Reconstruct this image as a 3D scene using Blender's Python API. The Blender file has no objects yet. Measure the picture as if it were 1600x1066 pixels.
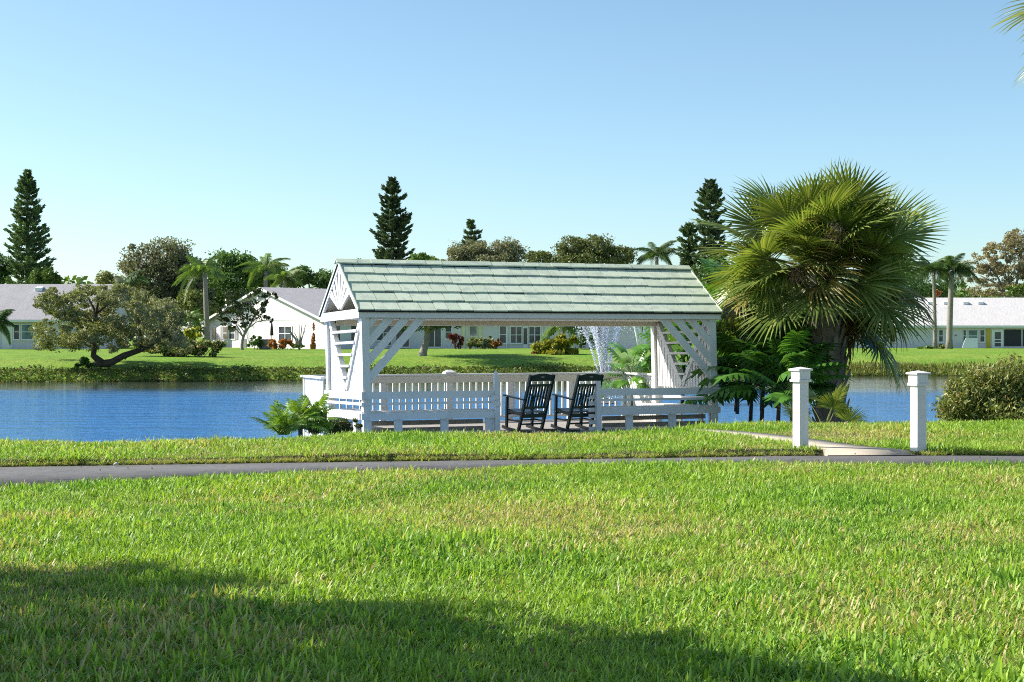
import bpy, math, random
import numpy as np
from mathutils import Vector, Matrix, Euler
R = math.radians
rng = np.random.default_rng(7)
random.seed(7)
sc = bpy.context.scene
col = sc.collection

# ------------------------------------------------------------------ camera, sky, sun, exposure
F, HZ, EYE = 2385.0, 527.0, 1.5           # focal length in px of a 1600 px frame, horizon row, eye height
cam = bpy.data.objects.new('camera', bpy.data.cameras.new('camera'))
col.objects.link(cam); sc.camera = cam
cam.data.sensor_width = 36.0; cam.data.lens = 36.0 * F / 1600.0
cam.data.clip_end = 6000; cam.data.clip_start = 0.1
cam.location = (0, 0, EYE)
cam.rotation_euler = (R(90) - (533.0 - HZ) / F, 0, 0)

SUN_EL, SUN_AZ = R(37), math.atan2(-0.97, 0.20)      # azimuth from +Y towards +X
sun_dir = Vector((math.sin(SUN_AZ) * math.cos(SUN_EL), math.cos(SUN_AZ) * math.cos(SUN_EL), math.sin(SUN_EL)))
world = bpy.data.worlds.new('World'); sc.world = world; world.use_nodes = True
nt = world.node_tree; nt.nodes.clear()
wo = nt.nodes.new('ShaderNodeOutputWorld'); bg = nt.nodes.new('ShaderNodeBackground'); sk = nt.nodes.new('ShaderNodeTexSky')
sk.sky_type = 'NISHITA'; sk.sun_disc = False; sk.sun_elevation = SUN_EL; sk.sun_rotation = SUN_AZ % (2 * math.pi)
sk.altitude = 0; sk.air_density = 0.80; sk.dust_density = 0.8; sk.ozone_density = 6.0
bg.inputs['Strength'].default_value = 0.103
tint = nt.nodes.new('ShaderNodeMix'); tint.data_type = 'RGBA'; tint.blend_type = 'MULTIPLY'; tint.inputs[0].default_value = 1.0
tint.inputs[7].default_value = (1.15, 1.09, 0.87, 1)
nt.links.new(sk.outputs[0], tint.inputs[6]); nt.links.new(tint.outputs[2], bg.inputs[0]); nt.links.new(bg.outputs[0], wo.inputs[0])
sl = bpy.data.lights.new('sun', 'SUN'); sl.energy = 4.5; sl.angle = R(0.53); sl.color = (1.0, 0.93, 0.82)
so = bpy.data.objects.new('sun', sl); col.objects.link(so)
so.rotation_euler = sun_dir.to_track_quat('Z', 'Y').to_euler()
sc.view_settings.view_transform = 'Standard'; sc.view_settings.look = 'None'
sc.view_settings.gamma = 1.0; sc.view_settings.use_curve_mapping = False
sc.view_settings.exposure = 1.08
sc.render.engine = 'CYCLES'
sc.cycles.max_bounces = 5; sc.cycles.diffuse_bounces = 3; sc.cycles.glossy_bounces = 3
sc.cycles.filter_width = 1.05; sc.cycles.use_denoising = False; sc.cycles.sample_clamp_indirect = 6.0
sc.cycles.transmission_bounces = 3; sc.cycles.transparent_max_bounces = 6

# ------------------------------------------------------------------ helpers
def at(x, y, Y):                              # a point seen at pixel (x, y) of the 1600 px frame, Y metres away
    return Vector(((x - 800) / F * Y, Y, EYE - (y - HZ) / F * Y))

def tag(o, label=None, cat=None, group=None, kind=None):
    if label: o['label'] = label
    if cat: o['category'] = cat
    if group: o['group'] = group
    if kind: o['kind'] = kind
    return o

def empty(name, loc=(0, 0, 0), rz=0.0, label=None, cat=None, group=None):
    o = bpy.data.objects.new(name, None); col.objects.link(o)
    o.location = loc; o.rotation_euler = (0, 0, rz); o.empty_display_size = 0.2
    return tag(o, label, cat, group)

def link(name, me, mat=None, parent=None, loc=None, rot=None, scale=None):
    o = bpy.data.objects.new(name, me); col.objects.link(o)
    if mat is not None and len(me.materials) == 0: me.materials.append(mat)
    if parent is not None: o.parent = parent
    if loc is not None: o.location = loc
    if rot is not None: o.rotation_euler = rot
    if scale is not None: o.scale = scale
    return o

class MB:
    def __init__(s): s.v = []; s.f = []
    def add(s, vs, fs):
        n = len(s.v); s.v += [tuple(p) for p in vs]; s.f += [tuple(i + n for i in f) for f in fs]; return s
    def box(s, x0, x1, y0, y1, z0, z1):
        return s.add([(x0, y0, z0), (x1, y0, z0), (x1, y1, z0), (x0, y1, z0), (x0, y0, z1), (x1, y0, z1), (x1, y1, z1), (x0, y1, z1)],
                     [(0, 3, 2, 1), (4, 5, 6, 7), (0, 1, 5, 4), (1, 2, 6, 5), (2, 3, 7, 6), (3, 0, 4, 7)])
    def beam(s, a, b, w, h, up=(0, 0, 1)):    # w across, h along up
        a = Vector(a); b = Vector(b); d = (b - a).normalized(); u = Vector(up)
        r = d.cross(u).normalized(); u = r.cross(d).normalized()
        P = []
        for p in (a, b):
            for i, j in ((-1, -1), (1, -1), (1, 1), (-1, 1)): P.append(p + r * (w / 2 * i) + u * (h / 2 * j))
        return s.add(P, [(0, 1, 2, 3), (7, 6, 5, 4), (1, 0, 4, 5), (2, 1, 5, 6), (3, 2, 6, 7), (0, 3, 7, 4)])
    def prism(s, poly, axis, t0, t1):         # 2-D polygon extruded along an axis ('x','y','z')
        n = len(poly); P = []
        for t in (t0, t1):
            for a, b in poly:
                P.append({'x': (t, a, b), 'y': (a, t, b), 'z': (a, b, t)}[axis])
        fs = [tuple(range(n)), tuple(range(2 * n - 1, n - 1, -1))]
        for i in range(n): j = (i + 1) % n; fs.append((j, i, i + n, j + n))
        return s.add(P, fs)
    def tube(s, pts, rad, n=8):
        pts = [Vector(p) for p in pts]; P = []; fs = []
        ref = Vector((0.31, 0.87, 0.2)).normalized()
        for i, p in enumerate(pts):
            d = (pts[min(i + 1, len(pts) - 1)] - pts[max(i - 1, 0)]).normalized()
            a = d.cross(ref)
            if a.length < 0.1: a = d.cross(Vector((1, 0, 0)))
            a.normalize(); b = d.cross(a)
            r = rad[i] if hasattr(rad, '__len__') else rad
            for k in range(n):
                t = 2 * math.pi * k / n; P.append(p + (a * math.cos(t) + b * math.sin(t)) * r)
        for i in range(len(pts) - 1):
            for k in range(n):
                k2 = (k + 1) % n; fs.append((i * n + k, i * n + k2, (i + 1) * n + k2, (i + 1) * n + k))
        fs.append(tuple(range(n - 1, -1, -1))); m = (len(pts) - 1) * n; fs.append(tuple(m + k for k in range(n)))
        return s.add(P, fs)
    def mesh(s, name, smooth=False):
        me = bpy.data.meshes.new(name); me.from_pydata(s.v, [], s.f); me.update()
        if smooth: me.polygons.foreach_set('use_smooth', [True] * len(me.polygons))
        return me
    def build(s, name, mat, parent=None, loc=None, rot=None, smooth=False, xf=None, bevel=0):
        if xf: s.v = [xf(*p) for p in s.v]
        o = link(name, s.mesh(name, smooth), mat, parent, loc, rot)
        if bevel:
            b = o.modifiers.new('bevel', 'BEVEL'); b.width = bevel; b.segments = 2; b.limit_method = 'ANGLE'
        return o

def mesh_np(name, V, quads=None, tris=None):
    V = np.asarray(V, np.float32).reshape(-1, 3); me = bpy.data.meshes.new(name)
    q = np.asarray(quads, np.int32).reshape(-1, 4) if quads is not None else np.zeros((0, 4), np.int32)
    t = np.asarray(tris, np.int32).reshape(-1, 3) if tris is not None else np.zeros((0, 3), np.int32)
    me.vertices.add(len(V)); me.vertices.foreach_set('co', V.ravel())
    me.loops.add(q.size + t.size); me.loops.foreach_set('vertex_index', np.concatenate([q.ravel(), t.ravel()]))
    me.polygons.add(len(q) + len(t))
    st = np.concatenate([np.arange(len(q)) * 4, q.size + np.arange(len(t)) * 3]).astype(np.int32)
    me.polygons.foreach_set('loop_start', st)
    me.update(calc_edges=True); me.validate(); return me

def unit(a): return a / np.maximum(np.linalg.norm(a, axis=-1, keepdims=True), 1e-9)

def leaf_mesh(name, C, size, aspect=0.45, D=None, flat=0.0):
    """rhombus leaves, one island each; D = preferred direction (N,3)"""
    C = np.asarray(C); n = len(C); size = np.broadcast_to(size, (n,))
    d = rng.normal(size=(n, 3)) if D is None else np.asarray(D) + rng.normal(size=(n, 3)) * 0.35
    d = unit(d); r = rng.normal(size=(n, 3)); r[:, 2] *= (1 - flat)
    s = unit(np.cross(d, unit(r) + np.array([0, 0, flat]))); up = np.cross(s, d)
    h = size[:, None] * 0.5; w = h * aspect
    V = np.stack([C - d * h, C + s * w + up * w * .25, C + d * h, C - s * w + up * w * .25], 1)
    return mesh_np(name, V.reshape(-1, 3), np.arange(4 * n).reshape(n, 4))

def rand_ball(n):
    p = unit(rng.normal(size=(n, 3))); return p * rng.random((n, 1)) ** (1 / 3)

# ------------------------------------------------------------------ materials
def newmat(name):
    m = bpy.data.materials.new(name); m.use_nodes = True; nt = m.node_tree; nt.nodes.clear()
    out = nt.nodes.new('ShaderNodeOutputMaterial'); return m, nt, out

def N(nt, typ, **kw):
    n = nt.nodes.new(typ)
    for k, v in kw.items():
        if k.startswith('i_'):
            key = k[2:]; key = int(key) if key.isdigit() else key.replace('_', ' ')
            n.inputs[key].default_value = v
        else: setattr(n, k, v)
    return n

def mix(nt, fac, a, b, blend='MIX'):
    n = nt.nodes.new('ShaderNodeMix'); n.data_type = 'RGBA'; n.blend_type = blend
    for sock, val in ((n.inputs[0], fac), (n.inputs[6], a), (n.inputs[7], b)):
        if hasattr(val, 'is_output'): nt.links.new(val, sock)
        elif isinstance(val, (int, float)): sock.default_value = val
        else: sock.default_value = (*val, 1)
    return n.outputs[2]

def ramp(nt, src, stops):
    n = nt.nodes.new('ShaderNodeValToRGB'); e = n.color_ramp.elements
    while len(e) < len(stops): e.new(0.5)
    for i, (p, c) in enumerate(stops):
        e[i].position = p; e[i].color = (c, c, c, 1) if isinstance(c, (int, float)) else (*c, 1)
    nt.links.new(src, n.inputs[0]); return n.outputs[0]

def noise(nt, scale, detail=3, vec=None, rough=0.55, stretch=None):
    n = N(nt, 'ShaderNodeTexNoise', i_Scale=scale, i_Detail=detail, i_Roughness=rough)
    if vec is None: vec = nt.nodes.new('ShaderNodeNewGeometry').outputs['Position']
    if stretch:
        mp = nt.nodes.new('ShaderNodeMapping'); mp.inputs['Scale'].default_value = stretch
        nt.links.new(vec, mp.inputs[0]); vec = mp.outputs[0]
    nt.links.new(vec, n.inputs['Vector']); return n.outputs['Fac']

def bump(nt, h, strength, dist):
    b = N(nt, 'ShaderNodeBump', i_Strength=strength, i_Distance=dist); nt.links.new(h, b.inputs['Height']); return b.outputs[0]

def solid(name, c, rough=0.6, var=0.12, vscale=3.0, spec=0.4, bmp=None, c2=None, local=True, metal=0.0, rand=0.0):
    m, nt, out = newmat(name); p = nt.nodes.new('ShaderNodeBsdfPrincipled')
    vec = nt.nodes.new('ShaderNodeTexCoord').outputs['Object'] if local else None
    f = ramp(nt, noise(nt, vscale, 5, vec), [(0.3, 0.0), (0.72, 1.0)])
    cc = mix(nt, f, c, c2 if c2 else tuple(x * (1 - var) for x in c))
    if rand:
        oi = nt.nodes.new('ShaderNodeObjectInfo')
        k = ramp(nt, oi.outputs['Random'], [(0.0, 1 - rand), (1.0, 1.0)]); cc = mix(nt, 1.0, cc, k, 'MULTIPLY')
    nt.links.new(cc, p.inputs['Base Color'])
    p.inputs['Roughness'].default_value = rough; p.inputs['Specular IOR Level'].default_value = spec; p.inputs['Metallic'].default_value = metal
    if bmp: nt.links.new(bump(nt, noise(nt, bmp[0], 4, vec), bmp[1], bmp[2]), p.inputs['Normal'])
    nt.links.new(p.outputs[0], out.inputs[0]); return m

def leafmat(name, c1, c2, trans=0.3, rough=0.45, c3=None, p3=0.0, spec=0.35):
    m, nt, out = newmat(name); g = nt.nodes.new('ShaderNodeNewGeometry')
    f = ramp(nt, g.outputs['Random Per Island'], [(0.0, 0.0), (1.0, 1.0)])
    cc = mix(nt, f, c1, c2)
    if c3:
        cc = mix(nt, ramp(nt, g.outputs['Random Per Island'], [(1 - p3, 0.0), (min(1, 1 - p3 + .02), 1.0)]), cc, c3)
    oi = nt.nodes.new('ShaderNodeObjectInfo')
    cc = mix(nt, 1.0, cc, ramp(nt, oi.outputs['Random'], [(0.0, 0.68), (1.0, 1.22)]), 'MULTIPLY')
    p = nt.nodes.new('ShaderNodeBsdfPrincipled'); p.inputs['Roughness'].default_value = rough; p.inputs['Specular IOR Level'].default_value = spec
    t = nt.nodes.new('ShaderNodeBsdfTranslucent'); nt.links.new(cc, p.inputs['Base Color'])
    tc = mix(nt, 1.0, cc, (1.25, 1.25, 0.55), 'MULTIPLY'); nt.links.new(tc, t.inputs[0])
    ms = nt.nodes.new('ShaderNodeMixShader'); ms.inputs[0].default_value = trans
    nt.links.new(p.outputs[0], ms.inputs[1]); nt.links.new(t.outputs[0], ms.inputs[2]); nt.links.new(ms.outputs[0], out.inputs[0])
    return m

M = {}
# painted boards: white paint with faint dirt, runs and rubbed spots
def paint(name, c, dirt, dscale=2.2, amt=0.5):
    m, nt, out = newmat(name); p = nt.nodes.new('ShaderNodeBsdfPrincipled')
    a = ramp(nt, noise(nt, dscale, 6, None, 0.65), [(0.50, 0.0), (0.75, amt)])
    b = ramp(nt, noise(nt, 28, 3, None, 0.6), [(0.60, 0.0), (0.72, 0.5)])
    cc = mix(nt, a, c, dirt); cc = mix(nt, b, cc, tuple(x * .8 for x in dirt))
    nt.links.new(cc, p.inputs['Base Color']); p.inputs['Roughness'].default_value = 0.5; p.inputs['Specular IOR Level'].default_value = 0.3
    nt.links.new(bump(nt, noise(nt, 40, 3, None, .6, (1, 1, .15)), 0.2, 0.004), p.inputs['Normal'])
    nt.links.new(p.outputs[0], out.inputs[0]); return m
M['white'] = paint('white_paint', (0.69, 0.69, 0.69), (0.50, 0.49, 0.45), 2.5, 0.5)
M['bollard'] = paint('bollard_vinyl', (0.70, 0.70, 0.71), (0.55, 0.54, 0.52), 5, 0.45)
M['cream'] = paint('ceiling_paint', (0.66, 0.63, 0.54), (0.52, 0.50, 0.43), 1.5, 0.5)
M['greywood'] = paint('weathered_boards', (0.34, 0.31, 0.28), (0.22, 0.20, 0.18), 4, 0.6)

def shingle_mat():
    m, nt, out = newmat('mint_shingle'); p = nt.nodes.new('ShaderNodeBsdfPrincipled')
    tc = nt.nodes.new('ShaderNodeTexCoord'); oi = nt.nodes.new('ShaderNodeObjectInfo')
    base = mix(nt, ramp(nt, oi.outputs['Random'], [(0, 0.), (1, 1.)]), (0.47, 0.55, 0.42), (0.56, 0.63, 0.50))
    wn = noise(nt, 5.0, 4, None, .6)
    cc = mix(nt, ramp(nt, wn, [(0.50, 0.0), (0.66, 0.8)]), base, (0.38, 0.43, 0.37))
    st = noise(nt, 9, 3, tc.outputs['Object'], .6, (6, .5, 1))
    cc = mix(nt, ramp(nt, st, [(0.45, 0.0), (0.75, 0.35)]), cc, (0.50, 0.56, 0.45))
    nt.links.new(cc, p.inputs['Base Color']); p.inputs['Roughness'].default_value = 0.75
    nt.links.new(bump(nt, noise(nt, 30, 4, tc.outputs['Object'], .6, (4, .3, 1)), 0.4, 0.006), p.inputs['Normal'])
    nt.links.new(p.outputs[0], out.inputs[0]); return m
M['shingle'] = shingle_mat()
M['felt'] = solid('roof_underlay', (0.02, 0.02, 0.02), 0.9)
M['trimgreen'] = solid('pale_green_trim', (0.50, 0.58, 0.46), 0.6, 0.15, 6)
M['chair'] = solid('dark_green_chair_paint', (0.014, 0.040, 0.038), 0.28, 0.3, 5, 0.5, rand=0.2)
M['chairlit'] = M['chair']
M['brass'] = solid('maker_plate', (0.45, 0.45, 0.42), 0.4)

def asphalt():
    m, nt, out = newmat('asphalt'); p = nt.nodes.new('ShaderNodeBsdfPrincipled')
    a = noise(nt, 1.3, 5); b = noise(nt, 160, 2, None, .7)
    cc = mix(nt, ramp(nt, a, [(.3, 0), (.75, 1.)]), (0.075, 0.075, 0.083), (0.115, 0.113, 0.118))
    cc = mix(nt, ramp(nt, b, [(.35, 0.), (.7, 1.)]), mix(nt, 1., cc, (.55, .55, .55), 'MULTIPLY'), mix(nt, 1., cc, (1.5, 1.5, 1.5), 'MULTIPLY'))
    cc = mix(nt, ramp(nt, noise(nt, 22, 4, None, .7), [(.4, 0.), (.7, .6)]), cc, (.17, .165, .16))
    cc = mix(nt, ramp(nt, noise(nt, 3.1, 5, None, .7, (1, 2.5, 1)), [(.56, 0.), (.62, .7)]), cc, (.05, .05, .054))
    nt.links.new(cc, p.inputs['Base Color']); p.inputs['Roughness'].default_value = .85
    nt.links.new(bump(nt, b, .6, .006), p.inputs['Normal']); nt.links.new(p.outputs[0], out.inputs[0]); return m
M['asphalt'] = asphalt()
def concrete():
    m, nt, out = newmat('worn_concrete'); p = nt.nodes.new('ShaderNodeBsdfPrincipled')
    cc = mix(nt, ramp(nt, noise(nt, 2.2, 6), [(.35, 0), (.7, 1.)]), (0.42, 0.37, 0.30), (0.30, 0.26, 0.21))
    cc = mix(nt, ramp(nt, noise(nt, 60, 3), [(.5, 0), (.75, .5)]), cc, (.5, .46, .4))
    nt.links.new(cc, p.inputs['Base Color']); p.inputs['Roughness'].default_value = .9
    nt.links.new(bump(nt, noise(nt, 90, 3), .4, .004), p.inputs['Normal']); nt.links.new(p.outputs[0], out.inputs[0]); return m
M['concrete'] = concrete()
def thatch():
    m, nt, out = newmat('soil_and_thatch'); p = nt.nodes.new('ShaderNodeBsdfPrincipled')
    cc = mix(nt, ramp(nt, noise(nt, 30, 5, None, .7), [(.35, 0), (.7, 1.)]), (0.028, 0.03, 0.010), (0.12, 0.10, 0.045))
    cc = mix(nt, ramp(nt, noise(nt, 1.1, 4), [(.45, 0), (.7, .7)]), cc, (0.09, 0.13, 0.03))
    nt.links.new(cc, p.inputs['Base Color']); p.inputs['Roughness'].default_value = .95
    nt.links.new(bump(nt, noise(nt, 45, 5, None, .7), .9, .03), p.inputs['Normal']); nt.links.new(p.outputs[0], out.inputs[0]); return m
M['thatch'] = thatch()
def farlawn():
    m, nt, out = newmat('mown_lawn'); p = nt.nodes.new('ShaderNodeBsdfPrincipled')
    cc = mix(nt, ramp(nt, noise(nt, .16, 5, None, .6), [(.35, 0), (.68, 1.)]), (0.13, 0.26, 0.025), (0.21, 0.29, 0.045))
    cc = mix(nt, ramp(nt, noise(nt, 1.6, 4, None, .7, (1, .25, 1)), [(.45, 0), (.7, .65)]), cc, (0.08, 0.16, 0.018))
    cc = mix(nt, ramp(nt, noise(nt, 6, 3, None, .7, (1, .3, 1)), [(.3, 0.), (.75, 1.)]), mix(nt, 1., cc, (.7, .75, .7), 'MULTIPLY'), mix(nt, 1., cc, (1.3, 1.25, 1.2), 'MULTIPLY'))
    nt.links.new(cc, p.inputs['Base Color']); p.inputs['Roughness'].default_value = .9; p.inputs['Specular IOR Level'].default_value = .15
    nt.links.new(bump(nt, noise(nt, 5, 4, None, .7), .8, .12), p.inputs['Normal']); nt.links.new(p.outputs[0], out.inputs[0]); return m
M['farlawn'] = farlawn()
M['mud'] = solid('lake_bed', (0.05, 0.04, 0.025), .9, .3, .5)

def water():
    m, nt, out = newmat('lake_water'); p = nt.nodes.new('ShaderNodeBsdfPrincipled')
    p.inputs['Base Color'].default_value = (0.014, 0.13, 0.45, 1); p.inputs['Roughness'].default_value = 0.06; p.inputs['IOR'].default_value = 1.33
    g = nt.nodes.new('ShaderNodeNewGeometry'); sx = nt.nodes.new('ShaderNodeSeparateXYZ'); nt.links.new(g.outputs['Position'], sx.inputs[0])
    w1 = noise(nt, 1.5, 4, g.outputs['Position'], .6, (.55, 1.25, 1)); w2 = noise(nt, 6.5, 3, g.outputs['Position'], .6, (.6, 1.3, 1))
    ad = N(nt, 'ShaderNodeMath', operation='MULTIPLY_ADD'); nt.links.new(w2, ad.inputs[0]); ad.inputs[1].default_value = .45; nt.links.new(w1, ad.inputs[2])
    w3 = noise(nt, .55, 2, g.outputs['Position'], .5, (.5, 1.6, 1)); ad2 = N(nt, 'ShaderNodeMath', operation='MULTIPLY_ADD'); nt.links.new(w3, ad2.inputs[0]); ad2.inputs[1].default_value = 1.6; nt.links.new(ad.outputs[0], ad2.inputs[2])
    # wind does not reach the lee of the far bank: calm strip with an uneven edge
    n2 = noise(nt, .06, 3, g.outputs['Position'], .5, (.5, 1, 1))
    e = N(nt, 'ShaderNodeMath', operation='MULTIPLY_ADD'); nt.links.new(n2, e.inputs[0]); e.inputs[1].default_value = 26.; nt.links.new(sx.outputs['Y'], e.inputs[2])
    mr = N(nt, 'ShaderNodeMapRange'); mr.inputs['From Min'].default_value = 80.; mr.inputs['From Max'].default_value = 90.
    mr.inputs['To Min'].default_value = 1.0; mr.inputs['To Max'].default_value = 0.10; nt.links.new(e.outputs[0], mr.inputs[0])
    b = N(nt, 'ShaderNodeBump', i_Distance=.18); nt.links.new(ad2.outputs[0], b.inputs['Height']); nt.links.new(mr.outputs[0], b.inputs['Strength'])
    # grey-olive in the base colour stands in for the far bank's reflection
    refl = N(nt, 'ShaderNodeMapRange'); refl.inputs['From Min'].default_value = 82.; refl.inputs['From Max'].default_value = 96.; nt.links.new(e.outputs[0], refl.inputs[0])
    nt.links.new(mix(nt, refl.outputs[0], (0.045, 0.20, 0.50), (0.05, 0.06, 0.045)), p.inputs['Base Color'])
    nt.links.new(b.outputs[0], p.inputs['Normal']); nt.links.new(p.outputs[0], out.inputs[0]); return m
M['water'] = water()

M['blade'] = None
def blademat(name, ca, cb, dry, trans=.3):
    m, nt, out = newmat(name)
    vc = N(nt, 'ShaderNodeAttribute', attribute_name='blade'); ins = N(nt, 'ShaderNodeAttribute', attribute_name='dry', attribute_type='INSTANCER')
    g = nt.nodes.new('ShaderNodeNewGeometry')
    cc = mix(nt, vc.outputs['Fac'], ca, cb)
    cc = mix(nt, ramp(nt, noise(nt, .55, 3), [(.35, 0), (.7, .55)]), cc, (cb[0] * 1.25, cb[1] * 1.02, cb[2] * 1.1))
    mx = N(nt, 'ShaderNodeMath', operation='ADD'); nt.links.new(ins.outputs['Fac'], mx.inputs[0])
    s2 = N(nt, 'ShaderNodeMath', operation='MULTIPLY'); nt.links.new(g.outputs['Random Per Island'], s2.inputs[0]); s2.inputs[1].default_value = 1.0
    nt.links.new(s2.outputs[0], mx.inputs[1])
    cc = mix(nt, ramp(nt, mx.outputs[0], [(.93, 0.), (1.0, .9)]), cc, dry)
    p = nt.nodes.new('ShaderNodeBsdfPrincipled'); p.inputs['Roughness'].default_value = .45; p.inputs['Specular IOR Level'].default_value = .28
    t = nt.nodes.new('ShaderNodeBsdfTranslucent'); nt.links.new(cc, p.inputs['Base Color'])
    nt.links.new(mix(nt, 1., cc, (1.2, 1.25, .5), 'MULTIPLY'), t.inputs[0])
    ms = nt.nodes.new('ShaderNodeMixShader'); ms.inputs[0].default_value = trans
    nt.links.new(p.outputs[0], ms.inputs[1]); nt.links.new(t.outputs[0], ms.inputs[2]); nt.links.new(ms.outputs[0], out.inputs[0]); return m
M['blade'] = blademat('lawn_blades', (0.060, 0.19, 0.015), (0.355, 0.55, 0.085), (0.56, 0.46, 0.22), .38)

# ------------------------------------------------------------------ terrain
def lerp_pts(x, pts): return np.interp(x, [p[0] for p in pts], [p[1] for p in pts])
def Yn(x): return lerp_pts(x, [(-60, 3.0), (-12, 11.5), (-6, 14.6), (-4, 15.7), (-2.2, 16.7), (0.4, 17.5), (3.4, 18.0), (6.5, 18.0), (60, 18.5)])
def Yf(x): return lerp_pts(x, [(-60, 6.0), (-12, 15.0), (-6, 17.5), (-2.2, 18.2), (1.7, 18.8), (3.4, 19.15), (6.5, 19.25), (60, 20)])
def Yc(x): return lerp_pts(x, [(-60, 20), (-7, 20.6), (-3.5, 21.0), (-2.2, 22.0), (1.0, 22.6), (3.2, 24.0), (4.2, 25.0), (9, 25.6), (60, 26)])
def Ys(x): return lerp_pts(x, [(-300, 88), (-35, 91), (0, 97), (22, 106), (60, 108), (300, 112)])
def wob(x, y): return 0.5 * np.sin(x * .9 + 1.3 * np.sin(y * .7)) + 0.5 * np.sin(y * 1.1 + 1.7 * np.sin(x * .5 + 2))
def ground_z(x, y):
    x = np.asarray(x, float); y = np.asarray(y, float)
    base = 0.015 * wob(x, y)
    turf = 0.07 + 0.02 * wob(x * 1.3 + 4, y)
    c = Yc(x)
    near = np.where(y < Yf(x) + .04, base * (y < Yn(x)), turf * np.clip((y - Yf(x) - .04) / .05, 0, 1))
    down = np.interp(y - c, [-.6, 0, .5, 1.5, 3.5, 5.5, 9], [0, 0.0, -.08, -.40, -1.3, -1.9, -2.6])
    s = Ys(x)
    far = np.interp(y - s, [-6, -1, 0, .5, 2.2, 6, 9, 13, 25, 52, 60, 3000], [-2.6, -1.6, -1.15, -.85, -.50, -.05, .14, .26, .33, .40, .42, .6])
    far = far + 0.04 * wob(x * .2, y * .2) * (y > s + 3)
    mid = (c + s) / 2
    return np.where(y < mid, near + np.where(y > c - .6, down, 0), far)

xs = np.unique(np.round(np.concatenate([np.linspace(-12, 12, 241), np.linspace(-70, 70, 141), np.linspace(-2500, 2500, 60)]), 3))
rows = []
for i, t in enumerate(np.linspace(0, 1, 40)): rows.append(-25 + (Yn(xs) + 25) * t)
rows += [Yn(xs) + .05, (Yn(xs) + Yf(xs)) / 2, Yf(xs) + .02, Yf(xs) + .05, Yf(xs) + .09]
for t in np.linspace(.03, 1, 40): rows.append(Yf(xs) + .09 + (Yc(xs) - Yf(xs) - .09) * t)
for d in (.25, .5, 1., 1.5, 2.5, 3.5, 5.5, 9.): rows.append(Yc(xs) + d)
n_near = len(rows)
for t in (.25, .5, .75): rows.append(Yc(xs) + 9 + (Ys(xs) - 6 - Yc(xs) - 9) * t)
for d in (-6, -3, -1, 0, .5, 1.2, 2.2, 3, 4, 5, 6, 7.5, 9, 11, 13, 15, 18, 22, 26, 30, 35, 40, 46, 52, 60, 80, 120, 250, 700, 3000): rows.append(Ys(xs) + d)
YY = np.array(rows); XX = np.broadcast_to(xs, YY.shape); ZZ = ground_z(XX, YY)
nr, nc = YY.shape
idx = np.arange(nr * nc).reshape(nr, nc)
quads = np.stack([idx[:-1, :-1], idx[:-1, 1:], idx[1:, 1:], idx[1:, :-1]], -1).reshape(-1, 4)
me = mesh_np('ground', np.stack([XX, YY, ZZ], -1), quads)
for k in ('thatch', 'mud', 'farlawn'): me.materials.append(M[k])
mi = np.zeros((nr - 1, nc - 1), np.int32); mi[n_near - 3:, :] = 1; mi[n_near + 6:, :] = 2
me.polygons.foreach_set('material_index', mi.ravel())
me.polygons.foreach_set('use_smooth', [True] * len(me.polygons))
g = tag(link('ground', me), 'lawns and banks around the lake', None, None, 'structure')

wm = mesh_np('lake_water', [(-400, 20, -1.2), (400, 20, -1.2), (400, 125, -1.2), (-400, 125, -1.2)], [(0, 1, 2, 3)])
tag(link('lake_water', wm, M['water']), 'blue rippled lake behind the gazebo', None, None, 'structure')

# asphalt path: a slab with its own edge
px = np.linspace(-14, 14, 141); V = []; Q = []
for i, x in enumerate(px):
    a, b = float(Yn(x)), float(Yf(x)); j = 0.03 * math.sin(x * 5.1) + .02 * math.sin(x * 13.)
    for y, z in ((a + j, -.06), (a + j, .010), ((a + b) / 2, .022), (b + .02 - j * .5, .010), (b + .02 - j * .5, -.06)): V.append((x, y, z))
for i in range(len(px) - 1):
    for k in range(4): Q.append((i * 5 + k, (i + 1) * 5 + k, (i + 1) * 5 + k + 1, i * 5 + k + 1))
tag(link('asphalt_path', mesh_np('asphalt_path', V, Q), M['asphalt']), 'dark grey asphalt footpath crossing the lawn', None, None, 'structure')

# concrete walk that leaves the path between the bollards
wl = [(3.95, 19.1), (3.72, 20.3), (3.4, 21.7), (2.6, 23.2), (1.4, 24.3), (1.3, 27.2)]; wr = [(5.05, 19.15), (4.6, 20.2), (4.2, 21.3), (3.3, 23.0), (2.5, 24.0), (2.4, 27.6)]
def smooth_line(p, n):
    p = np.array(p); t = np.linspace(0, 1, len(p)); s = np.linspace(0, 1, n)
    return np.stack([np.interp(s, t, p[:, k]) for k in range(2)], -1)
L_, R_ = smooth_line(wl, 40), smooth_line(wr, 40); V = []; Q = []
for a, b in zip(L_, R_):
    z0 = max(float(ground_z(a[0], a[1])), -.32) + .022; z1 = max(float(ground_z(b[0], b[1])), -.32) + .022
    V += [(a[0], a[1], z0 - .1), (a[0], a[1], z0), (b[0], b[1], z1), (b[0], b[1], z1 - .1)]
for i in range(39):
    for k in range(3): Q.append((i * 4 + k, i * 4 + k + 1, (i + 1) * 4 + k + 1, (i + 1) * 4 + k))
tag(link('concrete_walk', mesh_np('concrete_walk', V, Q), M['concrete']), 'pale concrete walk running between the two bollards to the gazebo', None, None, 'structure')
def on_walk(x, y, pad=0.0):
    y = np.asarray(y); return (x > np.interp(y, L_[:, 1], L_[:, 0]) - pad) & (x < np.interp(y, R_[:, 1], R_[:, 0]) + pad) & (y > 19.0) & (y < 27)

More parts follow.
